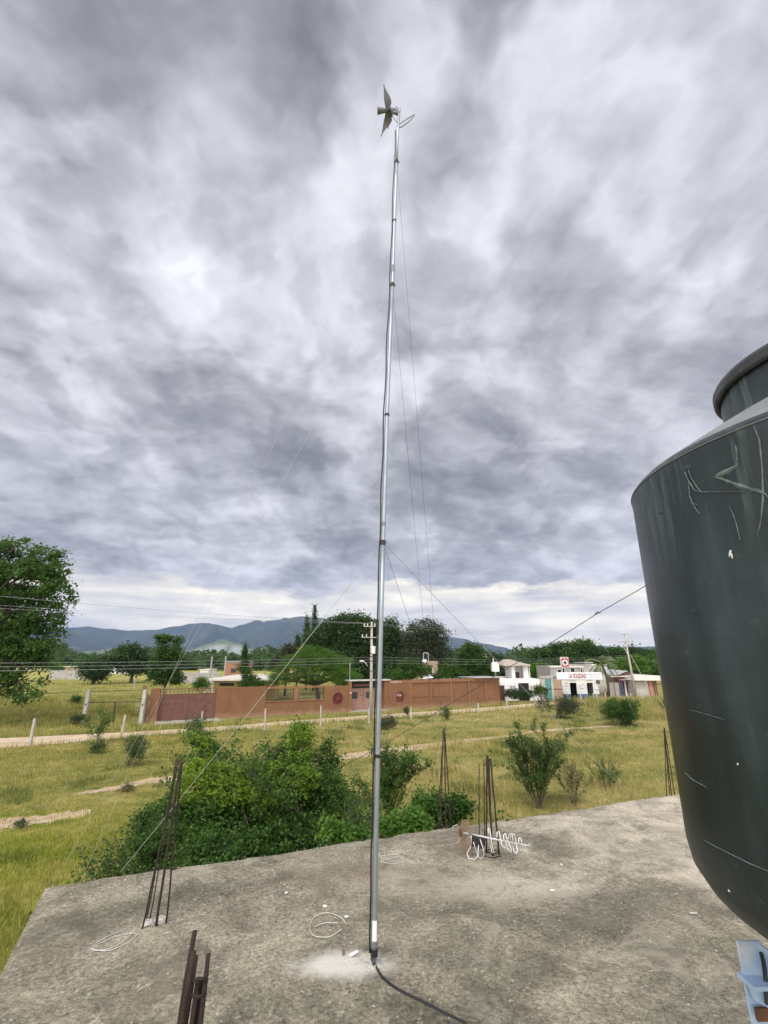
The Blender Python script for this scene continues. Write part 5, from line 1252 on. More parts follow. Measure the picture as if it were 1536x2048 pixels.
# ================================================================== FENCE POSTS, FIELD GATE
def fpost(xb, yb, xt, yt, label, r=.065, mat='concrete'):
    b_ = G(xb, yb); t_ = P(xt, yt, b_.y); a = MB(); w_ = r
    dv = (t_ - b_); sx = Vector((w_, 0, 0)); sy = Vector((0, w_, 0))
    vs = [b_ - sx - sy, b_ + sx - sy, b_ + sx + sy, b_ - sx + sy]; b2_ = len(a.v)
    a.v += [tuple(v - Vector((0, 0, .1))) for v in vs] + [tuple(t_ + (v - b_) * .8) for v in vs] + [tuple(t_ + Vector((0, 0, .02)))]
    for q4 in ((0,1,5,4),(1,2,6,5),(2,3,7,6),(3,0,4,7)): a.f.append(q4)
    for q3 in ((4,5,8),(5,6,8),(6,7,8),(7,4,8)): a.f.append(q3)
    return tag(a.build('fence_post', M[mat]), label, 'post', 'concrete fence posts along the dirt road')
fpost(60, 1491, 70, 1437, 'leaning white fence post at the left edge, nearest in its row', .07)
fpost(244, 1467, 251, 1430, 'leaning white fence post in front of the field gate', .06)
fpost(403, 1448, 405, 1423, 'short fence post by the bush in front of the big gate', .06)
fpost(529, 1461, 531, 1417, 'fence post in front of the left grille window', .055)
fpost(641, 1453, 642, 1411, 'fence post in front of the left round wheel window', .055)
fpost(738, 1447, 738, 1416, 'fence post at the foot of the transformer pole', .055)
fpost(822, 1440, 822, 1413, 'fence post just right of the right wheel window', .055)
fpost(957, 1427, 956, 1406, 'fence post before the right end of the brown wall', .06)
fpost(1014, 1416, 1013, 1395, 'fence post before the hedge of the white house', .065)
fpost(1071, 1415, 1069, 1395, 'fence post before the small clipped tree', .065)
for i, (px, r0, r1) in enumerate([(1121, 1400, 1388), (1135, 1401, 1385), (1161, 1411, 1388), (1186, 1400, 1386), (1193, 1408, 1388), (1210, 1400, 1386), (1222, 1401, 1385), (1234, 1401, 1385), (1255, 1400, 1387), (1261, 1402, 1386), (1280, 1400, 1386), (1284, 1408, 1390), (1298, 1401, 1388)]):
    fpost(px + 1.5, r0, px, r1, ['fence post in front of the tan gate', 'fence post before the left corner of the shop', 'fence post between the two shop doorways, taller one', 'fence post before the right shop doorway', 'slanting fence post at the right corner of the shop', 'fence post left of the palm trunk', 'fence post at the palm trunk', 'fence post before the corrugated fence', 'first fence post before the painted boards', 'second fence post before the painted boards', 'thin fence post just right of the leaning pole', 'low fence post in the tall grass right of the leaning pole', 'fence post before the grey house'][i], .06)
# long thin tree: field gate frame
g1_, g2_ = G(166, 1447), G(281, 1448)
fg = thing('field_gate', 'field gateway of two tall concrete posts with a thin dark bar between', 'gate', (g1_.x, g1_.y, 0))
for (pxb, pyb, pxt, pyt) in ((166, 1447, 179, 1379), (281, 1448, 291, 1379)):
    b_ = G(pxb, pyb); t_ = P(pxt, pyt, b_.y); mb = MB(); w_ = .13
    for q, s_ in ((b_, 1), (t_, .85)):
        for dx_, dy2 in ((-1,-1),(1,-1),(1,1),(-1,1)): mb.v.append((q.x + dx_ * w_ * s_, q.y + dy2 * w_ * s_, q.z))
    mb.f += [(0,1,5,4),(1,2,6,5),(2,3,7,6),(3,0,4,7),(4,5,6,7)]; po = mb.build('post', M['concrete'], fg)
    c_ = b_.lerp(t_, .56); MB().tube([c_ + Vector((0, -.15, 0)), c_ + Vector((0, -.13, 0))], .06, 12).build('hole_mark', M['iron'], po)
MB().tube([P(178, 1405, 38.2), P(284, 1403, 38.2)], .035, 6).build('top_bar', M['iron'], fg)
MB().tube([P(166, 1383, 38.2), P(120, 1386, 38.4), P(60, 1388, 39)], .012, 5).build('strand', M['iron'], fg); MB().tube([P(182, 1383, 38.2), P(290, 1380, 38.2)], .02, 5).build('strand', M['iron'], fg)
MB().tube([P(225, 1446, 38.2), P(231, 1405, 38.2)], .055, 6).build('middle_post', M['iron'], fg)
MB().tube([P(232, 1411, 38.1), P(238, 1410, 38.1), P(239, 1404, 38.1)], .02, 5).build('latch', M['iron'], fg)
b_ = G(292, 1447); tag(MB().tube([b_, P(297, 1392, b_.y)], .05, 6).build('wooden_stake', M['wood']), 'thin stake leaning between gatepost and brown pillar', 'stake')
tag(MB().tube([P(268, 1378, 43), P(270, 1362, 43), P(267, 1356, 43)], .06, 6).build('stump', M['polec']), 'pale stub post standing behind the brown pillar', 'post')

# ================================================================== TREES
T = tree
GREEN = M
T('shade_tree', 'big spreading green tree hanging over the road at the left edge', 'tree',
  [pblob(10, 1120, 70, 42, 36), pblob(88, 1128, 42, 36, 36), pblob(55, 1165, 70, 45, 36), pblob(112, 1185, 36, 34, 36), pblob(20, 1225, 80, 50, 36), pblob(85, 1235, 44, 34, 36),
   pblob(-70, 1170, 90, 70, 37), pblob(-60, 1260, 110, 80, 38), pblob(60, 1285, 52, 36, 36), pblob(20, 1325, 60, 44, 36), pblob(78, 1335, 26, 30, 36), pblob(55, 1380, 20, 26, 35.5), pblob(5, 1370, 40, 26, 36), pblob(-120, 1200, 90, 90, 40)],
  (-36, 38, 0), M['leaf_left'], 1150, 44, .27, .62, 31, .38, None, 40, .45, .6)
T('young_tree', 'upright bright green tree behind the brown gate pillar', 'tree',
  [pblob(325, 1280, 12, 9, 45), pblob(335, 1275, 9, 7, 45), pblob(356, 1283, 8, 10, 45), pblob(328, 1305, 12, 11, 45), pblob(348, 1310, 17, 14, 45), pblob(318, 1325, 14, 15, 45), pblob(345, 1335, 18, 14, 45), pblob(325, 1352, 24, 16, 45), pblob(350, 1358, 15, 13, 45), pblob(306, 1345, 9, 13, 45)],
  (P(332, 1380, 45).x, 45, 0), M['leaf_mid'], 330, 34, .20, .38, 32, .13, None, 14, .4, .6)
T('round_tree', 'dark round tree beyond the yellow field, left of the young tree', 'tree',
  [pblob(262, 1306, 22, 14, 96), pblob(280, 1316, 14, 16, 96), pblob(255, 1326, 26, 16, 96), pblob(275, 1335, 20, 14, 96)], (P(265, 1340, 96).x, 96, 0), M['leaf_dark'], 260, 26, .5, 1.3, 33, .3, 'dark trees beyond the yellow field', 8, .4)
T('round_tree', 'dark low tree in front of the far pale wall at left', 'tree',
  [pblob(178, 1330, 20, 12, 92), pblob(200, 1336, 22, 16, 92), pblob(188, 1346, 24, 12, 92), pblob(215, 1322, 10, 9, 94)], (P(190, 1345, 92).x, 92, 0), M['leaf_dark'], 240, 26, .45, 1.2, 34, .3, 'dark trees beyond the yellow field', 8, .4)
T('feathery_tree', 'broad bright green feathery tree behind the grille windows', 'tree',
  [pblob(600, 1322, 40, 18, 53), pblob(640, 1312, 34, 18, 53), pblob(672, 1328, 36, 20, 53), pblob(575, 1345, 36, 18, 52), pblob(630, 1345, 44, 20, 52), pblob(690, 1352, 34, 18, 52), pblob(560, 1358, 24, 12, 52), pblob(610, 1300, 18, 10, 53)],
  (P(640, 1350, 54).x, 54, 0), M['leaf_light'], 950, 34, .16, .46, 35, .22, None, 18, .45, .32, aspect=.3)
BG = 'large dark trees behind the brown wall'
T('dark_tree', 'tallest dark tree behind the transformer pole, left side', 'tree',
  [pblob(700, 1244, 30, 16, 68), pblob(672, 1256, 34, 20, 68), pblob(650, 1280, 40, 26, 68), pblob(700, 1285, 46, 34, 68), pblob(690, 1320, 50, 30, 67), pblob(722, 1262, 24, 24, 68), pblob(735, 1248, 12, 14, 68), pblob(640, 1310, 26, 26, 67), pblob(702, 1350, 34, 20, 66)],
  (P(690, 1350, 68).x, 68, 0), M['leaf_dark'], 1150, 34, .34, .95, 36, .4, BG, 18, .45)
T('dark_tree', 'dark tree directly behind the mast, with a pointed top at right', 'tree',
  [pblob(784, 1252, 11, 17, 70), pblob(770, 1270, 26, 20, 70), pblob(755, 1290, 30, 30, 70), pblob(792, 1290, 32, 28, 70), pblob(770, 1320, 46, 28, 69), pblob(800, 1335, 36, 26, 68), pblob(745, 1330, 30, 34, 68), pblob(750, 1256, 14, 12, 71), pblob(770, 1350, 46, 18, 67)],
  (P(775, 1350, 70).x, 70, 0), M['leaf_dark'], 1100, 34, .34, .95, 37, .4, BG, 16, .45)
T('grey_green_tree', 'airy grey green tree with open top behind the right wheel window', 'tree',
  [pblob(850, 1256, 34, 16, 66), pblob(872, 1272, 26, 18, 66), pblob(838, 1276, 34, 22, 66), pblob(862, 1298, 42, 24, 66), pblob(825, 1305, 26, 26, 65), pblob(885, 1318, 22, 20, 65), pblob(845, 1325, 44, 24, 65), pblob(878, 1338, 26, 16, 65)],
  (P(852, 1345, 66).x, 66, 0), M['leaf_grey'], 640, 34, .26, .75, 38, .3, None, 22, .35)
T('bushy_tree', 'low mid green bushes in front of the airy tree, above the wall', 'tree',
  [pblob(815, 1330, 22, 12, 60), pblob(842, 1338, 18, 10, 60), pblob(900, 1342, 22, 14, 62), pblob(925, 1350, 20, 12, 62), pblob(800, 1350, 30, 12, 60), pblob(880, 1352, 30, 10, 62)],
  (P(860, 1350, 61).x, 61, 0), M['leaf_bush'], 340, 30, .22, .55, 39, .14, None, 8, .4)
T('round_crown_tree', 'rounded deep green tree left of the tank on a pole', 'tree',
  [pblob(944, 1296, 14, 10, 63), pblob(936, 1310, 22, 16, 63), pblob(956, 1312, 20, 18, 63), pblob(946, 1328, 32, 18, 63), pblob(965, 1338, 22, 16, 63), pblob(928, 1342, 24, 14, 63), pblob(955, 1352, 30, 10, 63)],
  (P(946, 1350, 63).x, 63, 0), M['leaf_mid'], 560, 34, .26, .62, 40, .22, None, 12, .4)
T('bushy_tree', 'dark bushy tree behind the white tank and the pavilion', 'tree',
  [pblob(978, 1318, 16, 12, 72), pblob(1000, 1330, 18, 16, 72), pblob(985, 1345, 26, 14, 72), pblob(1012, 1342, 14, 16, 72)], (P(990, 1350, 72).x, 72, 0), M['leaf_dark'], 260, 30, .30, .8, 41, .2, None, 8, .4)
T('pine_tree', 'grey green tree tucked between the cypresses and the feathery tree', 'tree',
  [pblob(578, 1300, 14, 10, 64), pblob(572, 1315, 20, 12, 64), pblob(560, 1330, 18, 12, 64), pblob(592, 1308, 12, 10, 64)], (P(572, 1340, 64).x, 64, 0), M['leaf_grey'], 200, 26, .28, .6, 42, .16, None, 8, .4)
T('bushy_tree', 'shrubby tree growing in front of the yellow house', 'tree',
  [pblob(492, 1342, 9, 10, 51.5), pblob(498, 1356, 14, 12, 51.5), pblob(510, 1366, 18, 9, 51.5), pblob(486, 1368, 12, 8, 51.5), pblob(480, 1335, 6, 8, 51.5)], (P(497, 1370, 51.5).x, 51.5, 0), M['leaf_bush'], 190, 24, .15, .34, 43, .08, None, 10, .3)
T('bushy_tree', 'small yellow green bush left of the yellow house', 'tree', [pblob(403, 1363, 12, 9, 52), pblob(395, 1370, 10, 7, 52), pblob(412, 1370, 8, 6, 52)], (P(403, 1370, 52).x, 52, 0), M['leaf_light'], 80, 24, .15, .34, 44, .06, None, 5, .3)
# cypresses
def cypress(px, r0, r1, w_, Y, label, seed):
    bl = []; n = 7
    for k in range(n):
        t = k / (n - 1); row = r1 + (r0 - r1) * t; ww = w_ * (.25 + .75 * (1 - t) ** .8); bl.append(pblob(px, row, ww, (r1 - r0) / n * .8, Y))
    return T('cypress_tree', label, 'tree', bl, (P(px, r1, Y).x, Y, 0), M['leaf_dark'], 240, 24, .24, .38, seed, .12, 'slender cypress trees', 3, .3, 1.6)
cypress(629.5, 1222, 1300, 6.0, 74, 'tallest slender cypress, right one of the pair', 51)
cypress(614.5, 1238, 1300, 5.0, 76, 'second slender cypress, left one of the tall pair', 52)
cypress(595.5, 1276, 1312, 4.5, 74, 'short cypress left of the tall pair', 53)
cypress(490, 1294, 1345, 4.2, 76, 'lone slender cypress beside the brick block', 54)
# tree covered rise behind the shops
RG = 'dark trees on the rise behind the shops'
names = ['leftmost dark tree on the rise behind the white house', 'dark tree on the rise above the green gate', 'dark tree on the rise left of the cross sign', 'dark tree on the rise above the cross sign', 'tallest dark tree on the rise, right of the cross sign', 'dark tree on the rise above the palm', 'dark tree on the rise right of the palm', 'dark tree on the rise left of the leaning pole', 'dark tree on the rise right of the leaning pole', 'dark tree on the rise touching the water tank']
for i, (px, py, rx, ry, Y) in enumerate([(1078, 1312, 26, 20, 120), (1103, 1308, 26, 22, 118), (1128, 1304, 28, 22, 116), (1152, 1300, 26, 24, 114), (1172, 1302, 26, 26, 112), (1196, 1306, 26, 22, 112), (1222, 1312, 26, 18, 112), (1244, 1316, 22, 18, 112), (1276, 1312, 22, 20, 110), (1306, 1318, 24, 20, 108)]):
    r_ = random.Random(80 + i); bl = [pblob(px + r_.uniform(-.7, .7) * rx, py + r_.uniform(-.45, .6) * ry, rx * r_.uniform(.3, .55), ry * r_.uniform(.3, .5), Y, dY=r_.uniform(-3, 3)) for _ in range(6)] + [pblob(px, py + ry * .9, rx, ry * .8, Y)]
    T('dark_tree', names[i], 'tree', bl, (P(px, py, Y).x, Y, 0), M['leaf_mid' if i % 3 == 1 else 'leaf_left' if i % 3 == 0 else 'leaf_dark'], 330, 28, .50, 1.25, 60 + i, .35, RG, 8, .35)
T('low_trees', 'dark tree mass filling the gap under the rise, left of the cross sign', 'tree', [pblob(x, 1333 + (i % 2) * 4, 18, 14, 100) for i, x in enumerate(range(1040, 1120, 14))], (P(1080, 1340, 100).x, 100, 0), M['leaf_dark'], 280, 28, .42, 1.1, 71, .25, None, 6, .3)
T('low_trees', 'dark tree mass behind the sheds and the grey house', 'tree', [pblob(x, 1335 + (i % 2) * 4, 20, 14, 92) for i, x in enumerate(range(1225, 1325, 15))], (P(1270, 1340, 92).x, 92, 0), M['leaf_left'], 320, 28, .42, 1.1, 72, .25, None, 6, .3)
T('bushy_tree', 'light green rounded tree behind the leaning pole', 'tree', [pblob(1252, 1326, 16, 10, 82), pblob(1272, 1324, 16, 11, 82), pblob(1262, 1336, 26, 12, 82), pblob(1284, 1338, 14, 10, 82)], (P(1265, 1345, 82).x, 82, 0), M['leaf_light'], 240, 28, .30, .75, 73, .2, None, 7, .4)
T('bushy_tree', 'low light green trees between white house and cross sign', 'tree', [pblob(1074, 1338, 12, 8, 84), pblob(1090, 1336, 13, 9, 84), pblob(1104, 1342, 10, 7, 84), pblob(1070, 1347, 16, 7, 84)], (P(1086, 1345, 84).x, 84, 0), M['leaf_light'], 160, 26, .30, .75, 74, .15, None, 5, .4)
# bare twigs standing out over the rise
mb = MB(); r_ = random.Random(8)
for i in range(9):
    q = P(1160 + r_.uniform(-1, 14), 1296, 113); mb.tube([q, q + Vector((r_.uniform(-.6, .6), 0, r_.uniform(1.2, 3.0)))], .06, 4)
    mb.tube([q + Vector((0, 0, .6)), q + Vector((r_.uniform(-1, 1), 0, r_.uniform(1.2, 2.2)))], .045, 4)
tag(mb.build('bare_branches', M['twig']), 'bare twiggy treetop sticking up over the rise', 'tree')
# far treeline across the fields
FT = [(118, 1328), (133, 1318), (150, 1331), (165, 1322), (228, 1334), (240, 1328), (296, 1330), (378, 1332), (392, 1326), (408, 1333), (424, 1323), (440, 1322), (455, 1318), (470, 1320), (500, 1326), (512, 1318), (524, 1322), (538, 1325), (550, 1320), (565, 1326), (375, 1322), (100, 1322)]
bt = None
for i, (px, py) in enumerate(FT):
    Y = 170 + (i * 37) % 60; r_ = random.Random(i); hgt = (1345 - py)
    bl = [pblob(px + r_.uniform(-7, 7), py + r_.uniform(2, 16), r_.uniform(7, 12), r_.uniform(5, 9), Y) for _ in range(5)] + [pblob(px, py + 14, 11, 9, Y)]
    T('far_tree', 'small dark tree in the distant treeline across the fields', 'tree', bl, (P(px, 1330, Y).x, Y, 0), M['leaf_dark' if i % 3 else 'leaf_left'], 70, 22, .9, 1.8, 100 + i, .3, 'distant treeline across the fields', 3, .3)
# continuous dark woodland mass behind that line
rng = np.random.default_rng(77); n = 26000
pxr = rng.uniform(-500, 2000, n); Yr = rng.uniform(240, 420, n)
k_ = (pxr - 768) / (F * CP + 285 * SP); hmax = 7.5 + 3.2 * np.sin(pxr * .043) * np.cos(pxr * .019) + 2 * np.sin(pxr * .11 + Yr * .05)
zz = rng.random(n) ** .7 * hmax
pts = np.stack([k_ * Yr, Yr, zz], 1)
o_ = np_mesh('far_woodland', leaf_quads(pts, 3.2, rng), quads_idx(n), M['leaf_dark']); tag(o_, 'dark far woodland belt along the plain', 'woodland', kind='stuff')

# coconut palm by the shop
Yp = 62.5; pbse = Vector((X(1216, Yp), Yp, 0)); ph = P(1205, 1330, Yp)
pt = thing('palm_tree', 'coconut palm with drooping fronds at the right end of the shop', 'tree', pbse)
MB().tube([pbse - Vector((0, 0, .1)), P(1217, 1375, Yp), P(1212, 1350, Yp), ph], [.20, .15, .13, .12], 9).build('trunk', M['bark'], pt, smooth=True)
r_ = random.Random(6)
for i in range(17):
    a = 6.283 * i / 17 + r_.uniform(-.15, .15); el = r_.uniform(-.1, 1.25); L_ = r_.uniform(1.9, 2.7); mb = MB(); path = []; p = ph.copy(); dv = Vector((math.cos(a) * math.cos(el), math.sin(a) * math.cos(el), math.sin(el)))
    for k in range(9):
        path.append(p.copy()); p = p + dv * L_ / 8; dv = (dv + Vector((0, 0, -.26))).normalized()
    mb.tube(path, [.03 * (1 - k / 10) for k in range(9)], 4)
    for k in range(1, 9):
        for sub in (0, .5):
            q = path[k] if sub == 0 or k == 8 else path[k].lerp(path[min(8, k + 1)], .5); tdir = (path[min(8, k + 1)] - path[k - 1]).normalized(); sd_ = tdir.cross(Vector((0, 0, 1))).normalized()
            for s in (-1, 1):
                ll = .62 * math.sin(math.pi * (k + .6) / 10) + .12; e = q + (sd_ * s * .8 + tdir * .5 + Vector((0, 0, -.45))).normalized() * ll; wv = tdir * .06
                mb.poly([q - wv, q + wv, e])
    mb.build('frond', M['leaf_palm'], pt)

# ================================================================== FIELD SHRUBS
shrub('round_bush', 'full round bright green bush standing alone in the right field', 1246, 1451, 100, 60, M['leaf_bush'] and 'leaf_mid', 201, 520, 34, .085, .24, None, sub=11)
shrub('grey_bush', 'loose grey green thicket by the shop fence posts', 1112, 1436, 84, 52, 'leaf_grey', 202, 330, 26, .08, .26, sub=10)
shrub('grey_bush', 'small grey bush in the field just right of the mast', 777, 1459, 46, 26, 'leaf_grey', 203, 130, 24, .07, .20)
shrub('grey_bush', 'small twiggy bush below the middle of the brown wall', 898, 1440, 30, 30, 'leaf_scrub', 204, 80, 20, .07, .17)
shrub('grey_bush', 'small tuft at the foot of a post under the right wheel window', 816, 1436, 22, 22, 'leaf_grey', 205, 50, 20, .07, .17)
shrub('green_bush', 'small dark bush in the yellow field behind the field gate', 150, 1412, 28, 26, 'leaf_mid', 206, 70, 22, .10, .25)
shrub('green_bush', 'low dark bush at the foot of the left field gatepost', 152, 1452, 34, 26, 'leaf_grey', 207, 70, 22, .08, .22)
shrub('weedy_bush', 'pale feathery weed clump in the left field near the road', 255, 1532, 74, 62, 'leaf_scrub', 208, 230, 24, .055, .20, sub=9)
shrub('weedy_bush', 'bushy weed clump left of the feathery weeds by the road', 200, 1508, 50, 34, 'leaf_scrub', 209, 100, 22, .055, .18)
shrub('weedy_bush', 'brownish low bush in the left field', 258, 1584, 56, 14, 'leaf_dry', 210, 50, 18, .05, .12)
shrub('weedy_bush', 'sprawling dry weeds at the roadside, in front of the big gate', 382, 1492, 60, 66, 'leaf_grey', 211, 150, 22, .055, .20, sub=8)
shrub('weedy_bush', 'low weeds along the track at lower left', 45, 1655, 50, 14, 'leaf_scrub', 212, 40, 18, .04, .10)
shrub('weedy_bush', 'low scrub at the verge of the road under the shop', 1150, 1418, 70, 22, 'leaf_dry', 213, 130, 22, .08, .22)
branchy('sapling', 'thin upright sapling at the near road verge by the left field posts', 'tree', G(192, 1492), 2.0, .5, 214, M['leaf_bush'], .10, 4, dens=60, stem_r=.02, depth=1, leafw=.2)
branchy('thorny_shrub', 'tall spiky shrub rising in the field behind the fallen antenna', 'shrub', G(1080, 1618), 2.15, .70, 220, M['leaf_mid'], .056, 14, dens=85, stem_r=.020, depth=2, leafw=.07)
branchy('thorny_shrub', 'small spiky shrub in the field at right, near the guy wire foot', 'shrub', G(1215, 1578), 1.15, .95, 221, M['leaf_mid'], .050, 10, dens=70, stem_r=.012, depth=1, leafw=.07)
branchy('thorny_shrub', 'low brownish spiky shrub between the two green spiky shrubs', 'shrub', G(1148, 1608), 1.2, .6, 222, M['leaf_grey'], .045, 10, dens=55, stem_r=.012, depth=1, leafw=.08)
branchy('thorny_shrub', 'dark spiky branches rising just right of the mast', 'shrub', G(778, 1668), 1.95, .5, 223, M['leaf_bush'], .07, 9, dens=75, stem_r=.018, depth=2, leafw=.10, lean=(.05, 0))
branchy('thorny_shrub', 'leafy branch reaching up by the slender bars at the roof edge', 'shrub', Vector((.9, 7.4, 0)), 2.15, .55, 224, M['leaf_bush'], .055, 7, dens=50, stem_r=.015, depth=2, leafw=.09)
branchy('thorny_shrub', 'slanting leafy branches between slender bars and antenna', 'shrub', Vector((1.25, 7.9, 0)), 2.15, .35, 225, M['leaf_scrub'], .05, 6, dens=45, stem_r=.015, depth=2, leafw=.08, lean=(.12, 0))
# agave at the tank edge
ab = G(1338, 1432); ag = thing('agave', 'grey green agave with long stiff leaves beside the water tank edge', 'plant', ab)
mb = MB(); r_ = random.Random(3)
for i in range(22):
    a = 6.283 * i / 22; el = r_.uniform(.25, 1.3); L_ = r_.uniform(1.2, 1.9); dv = Vector((math.cos(a) * math.cos(el), math.sin(a) * math.cos(el), math.sin(el))); sd_ = dv.cross(Vector((0, 0, 1))).normalized(); nn = sd_.cross(dv)
    b0 = ab + Vector((0, 0, .05)); mb.prism([b0 - sd_ * .05, b0 + dv * L_ * .4 - sd_ * .07, b0 + dv * L_, b0 + dv * L_ * .4 + sd_ * .07, b0 + sd_ * .05], nn * .015)
mb.build('leaves', M['leaf_grey'], ag)

# ================================================================== BIG NEAR BUSH (several plants)
def nb_(px, py, rx, ry, Y): return pblob(px, py, rx, ry, Y)
T('big_bush', 'big dense dark bush rising behind the roof edge, left of the mast', 'bush',
  [nb_(480, 1640, 110, 62, 8.6), nb_(390, 1660, 80, 50, 8.2), nb_(580, 1620, 80, 70, 8.8), nb_(330, 1690, 60, 42, 7.6), nb_(650, 1600, 60, 60, 8.8), nb_(520, 1570, 80, 52, 9.2), nb_(440, 1590, 56, 44, 9.0), nb_(350, 1620, 44, 40, 8.6), nb_(290, 1640, 26, 26, 8.6), nb_(600, 1680, 90, 40, 7.8), nb_(450, 1710, 110, 40, 7.4),
   nb_(575, 1520, 44, 34, 9.4), nb_(600, 1470, 20, 28, 9.4), nb_(655, 1520, 18, 40, 9.2), nb_(410, 1505, 26, 34, 9.2), nb_(425, 1560, 36, 30, 9.2), nb_(390, 1480, 12, 20, 9.2)],
  (-1.9, 9.2, 0), M['leaf_bush'], 2500, 36, .052, .125, 301, .07, None, 60, .30, .7)
T('vine', 'bright yellow green creeper draped over the top of the big bush', 'plant',
  [nb_(400, 1545, 40, 22, 8.7), nb_(450, 1548, 50, 20, 8.7), nb_(510, 1552, 46, 26, 8.6), nb_(570, 1540, 40, 30, 8.6), nb_(385, 1580, 40, 26, 8.3), nb_(440, 1585, 46, 22, 8.3), nb_(600, 1500, 26, 34, 8.9), nb_(405, 1500, 22, 28, 8.9), nb_(520, 1590, 50, 22, 8.2), nb_(610, 1560, 30, 28, 8.4), nb_(385, 1470, 10, 16, 9.0), nb_(605, 1460, 18, 20, 9.0)],
  (-1.7, 8.9, 0), M['leaf_vine'], 430, 22, .052, .11, 302, .03, None, 14, .6, .5)
branchy('green_shrub', 'loose dark shrub with upright shoots between big bush and mast', 'shrub', Vector((-.90, 9.0, 0)), 2.95, .6, 303, M['leaf_bush'], .062, 8, dens=60, stem_r=.02, depth=2, leafw=.11, lean=(-.0, 0))
branchy('green_shrub', 'tall leafy shoots at the top left of the big bush', 'shrub', Vector((-3.35, 9.6, 0)), 2.6, .3, 304, M['leaf_mid'], .062, 5, dens=60, stem_r=.018, depth=2, leafw=.11)
branchy('green_shrub', 'grey green scrub in the shade just left of the mast foot', 'shrub', Vector((-.42, 7.2, 0)), 2.35, .7, 305, M['leaf_scrub'], .055, 10, dens=42, stem_r=.015, depth=2, leafw=.10)
branchy('green_shrub', 'dark branches sprawling low at the left foot of the big bush', 'shrub', Vector((-3.0, 6.9, 0)), 2.1, .6, 306, M['leaf_bush'], .055, 12, dens=80, stem_r=.016, depth=2, leafw=.10)
branchy('green_shrub', 'thin spiky shoots on the left flank of the big bush', 'shrub', Vector((-3.8, 8.6, 0)), 2.1, .35, 307, M['leaf_bush'], .05, 8, dens=55, stem_r=.014, depth=2, leafw=.09)
branchy('green_shrub', 'tall upright spray of leaves over the middle of the big bush', 'shrub', Vector((-1.55, 9.4, 0)), 2.75, .5, 310, M['leaf_mid'], .060, 8, dens=80, stem_r=.018, depth=2, leafw=.10)
branchy('green_shrub', 'upright leafy spray at the right shoulder of the big bush', 'shrub', Vector((-.95, 9.2, 0)), 2.75, .45, 311, M['leaf_bush'], .058, 8, dens=80, stem_r=.018, depth=2, leafw=.10)
branchy('green_shrub', 'short spiky sprays on the near left flank of the big bush', 'shrub', Vector((-2.6, 8.0, 0)), 2.3, .7, 312, M['leaf_mid'], .055, 9, dens=75, stem_r=.016, depth=2, leafw=.09)
T('leafy_weeds', 'fresh bright green weeds along the roof edge, around the mast', 'plant',
  [nb_(680, 1668, 26, 12, 6.4), nb_(715, 1670, 22, 10, 6.3), nb_(775, 1655, 22, 12, 6.5), nb_(800, 1650, 20, 14, 6.6), nb_(830, 1640, 26, 16, 6.8), nb_(665, 1655, 16, 14, 6.6)], (.0, 6.8, 0), M['leaf_light'], 130, 20, .06, .12, 308, .02, None, 12, .5)
T('leafy_weeds', 'green weeds at the roof edge behind the slender bars', 'plant',
  [nb_(850, 1625, 20, 24, 7.2), nb_(872, 1610, 18, 22, 7.2), nb_(905, 1618, 22, 22, 7.2), nb_(925, 1610, 14, 14, 7.2), nb_(840, 1600, 12, 16, 7.4)], (.9, 7.3, 0), M['leaf_bush'], 190, 26, .05, .11, 309, .02, None, 14, .5)

# ================================================================== GRASS
def in_poly(px, py, poly):
    inside = np.zeros(len(px), bool); n = len(poly); j = n - 1
    for i in range(n):
        xi, yi = poly[i].x, poly[i].y; xj, yj = poly[j].x, poly[j].y
        c = ((yi > py) != (yj > py)) & (px < (xj - xi) * (py - yi) / (yj - yi + 1e-12) + xi); inside ^= c; j = i
    return inside
rng = np.random.default_rng(99)
def grass_mesh(name, n, y0, y1, h, wdt, label, mask=None, power=1.0, xr=None, mat='grass', lean=.5):
    y = y0 + (y1 - y0) * rng.random(n) ** power; x = rng.uniform(-1, 1, n) * (1.02 * y + 4) if xr is None else xr[0] + (xr[1] - xr[0]) * rng.random(n)
    keep = ~in_poly(x, y, poly_of(ROADF, ROADN))
    for f_, n_p in ((TR1F, TR1N), (TR2F, TR2N), (TR3F, TR3N)): keep &= ~(in_poly(x, y, poly_of(f_, n_p)) & (rng.random(n) < .72))
    e = 1.02; keep &= ~((x - A_.x) * ufar.y - (y - A_.y) * ufar.x > -.05) | (y > 12)  # not on/inside the house
    rel = (x - W0.x) * wdir.y - (y - W0.y) * wdir.x; ua = (x - W0.x) * wdir.x + (y - W0.y) * wdir.y
    keep &= ~((rel < .25) & (rel > -22) & (ua > -1.2) & (ua < 75))
    if mask is not None: keep &= mask(x, y)
    x, y = x[keep], y[keep]; n = len(x)
    patch = .5 + .5 * np.sin(x * .9 + np.sin(y * .7) * 2) * np.cos(y * .8 + x * .3); patch2 = .5 + .5 * np.sin(x * .23 + 1 + y * .11) * np.sin(y * .31 + x * .17)
    hh = h * (.35 + .75 * patch * .6 + .5 * patch2) * rng.uniform(.5, 1.5, n); ww = wdt * (.5 + y * .07) * rng.uniform(.6, 1.4, n)
    a = rng.uniform(0, 6.283, n); l = hh * lean * rng.uniform(.1, 1.3, n); la = rng.uniform(0, 6.283, n)
    bx, by = np.cos(a) * ww, np.sin(a) * ww
    z0 = np.full(n, -.01)
    V = np.stack([np.stack([x - bx, y - by, z0], 1), np.stack([x + bx, y + by, z0], 1), np.stack([x + np.cos(la) * l, y + np.sin(la) * l, hh], 1)], 1).reshape(-1, 3)
    o = np_mesh(name, V, np.arange(n * 3).reshape(n, 3), M[mat], k=3); return tag(o, label, 'grass', kind='stuff')
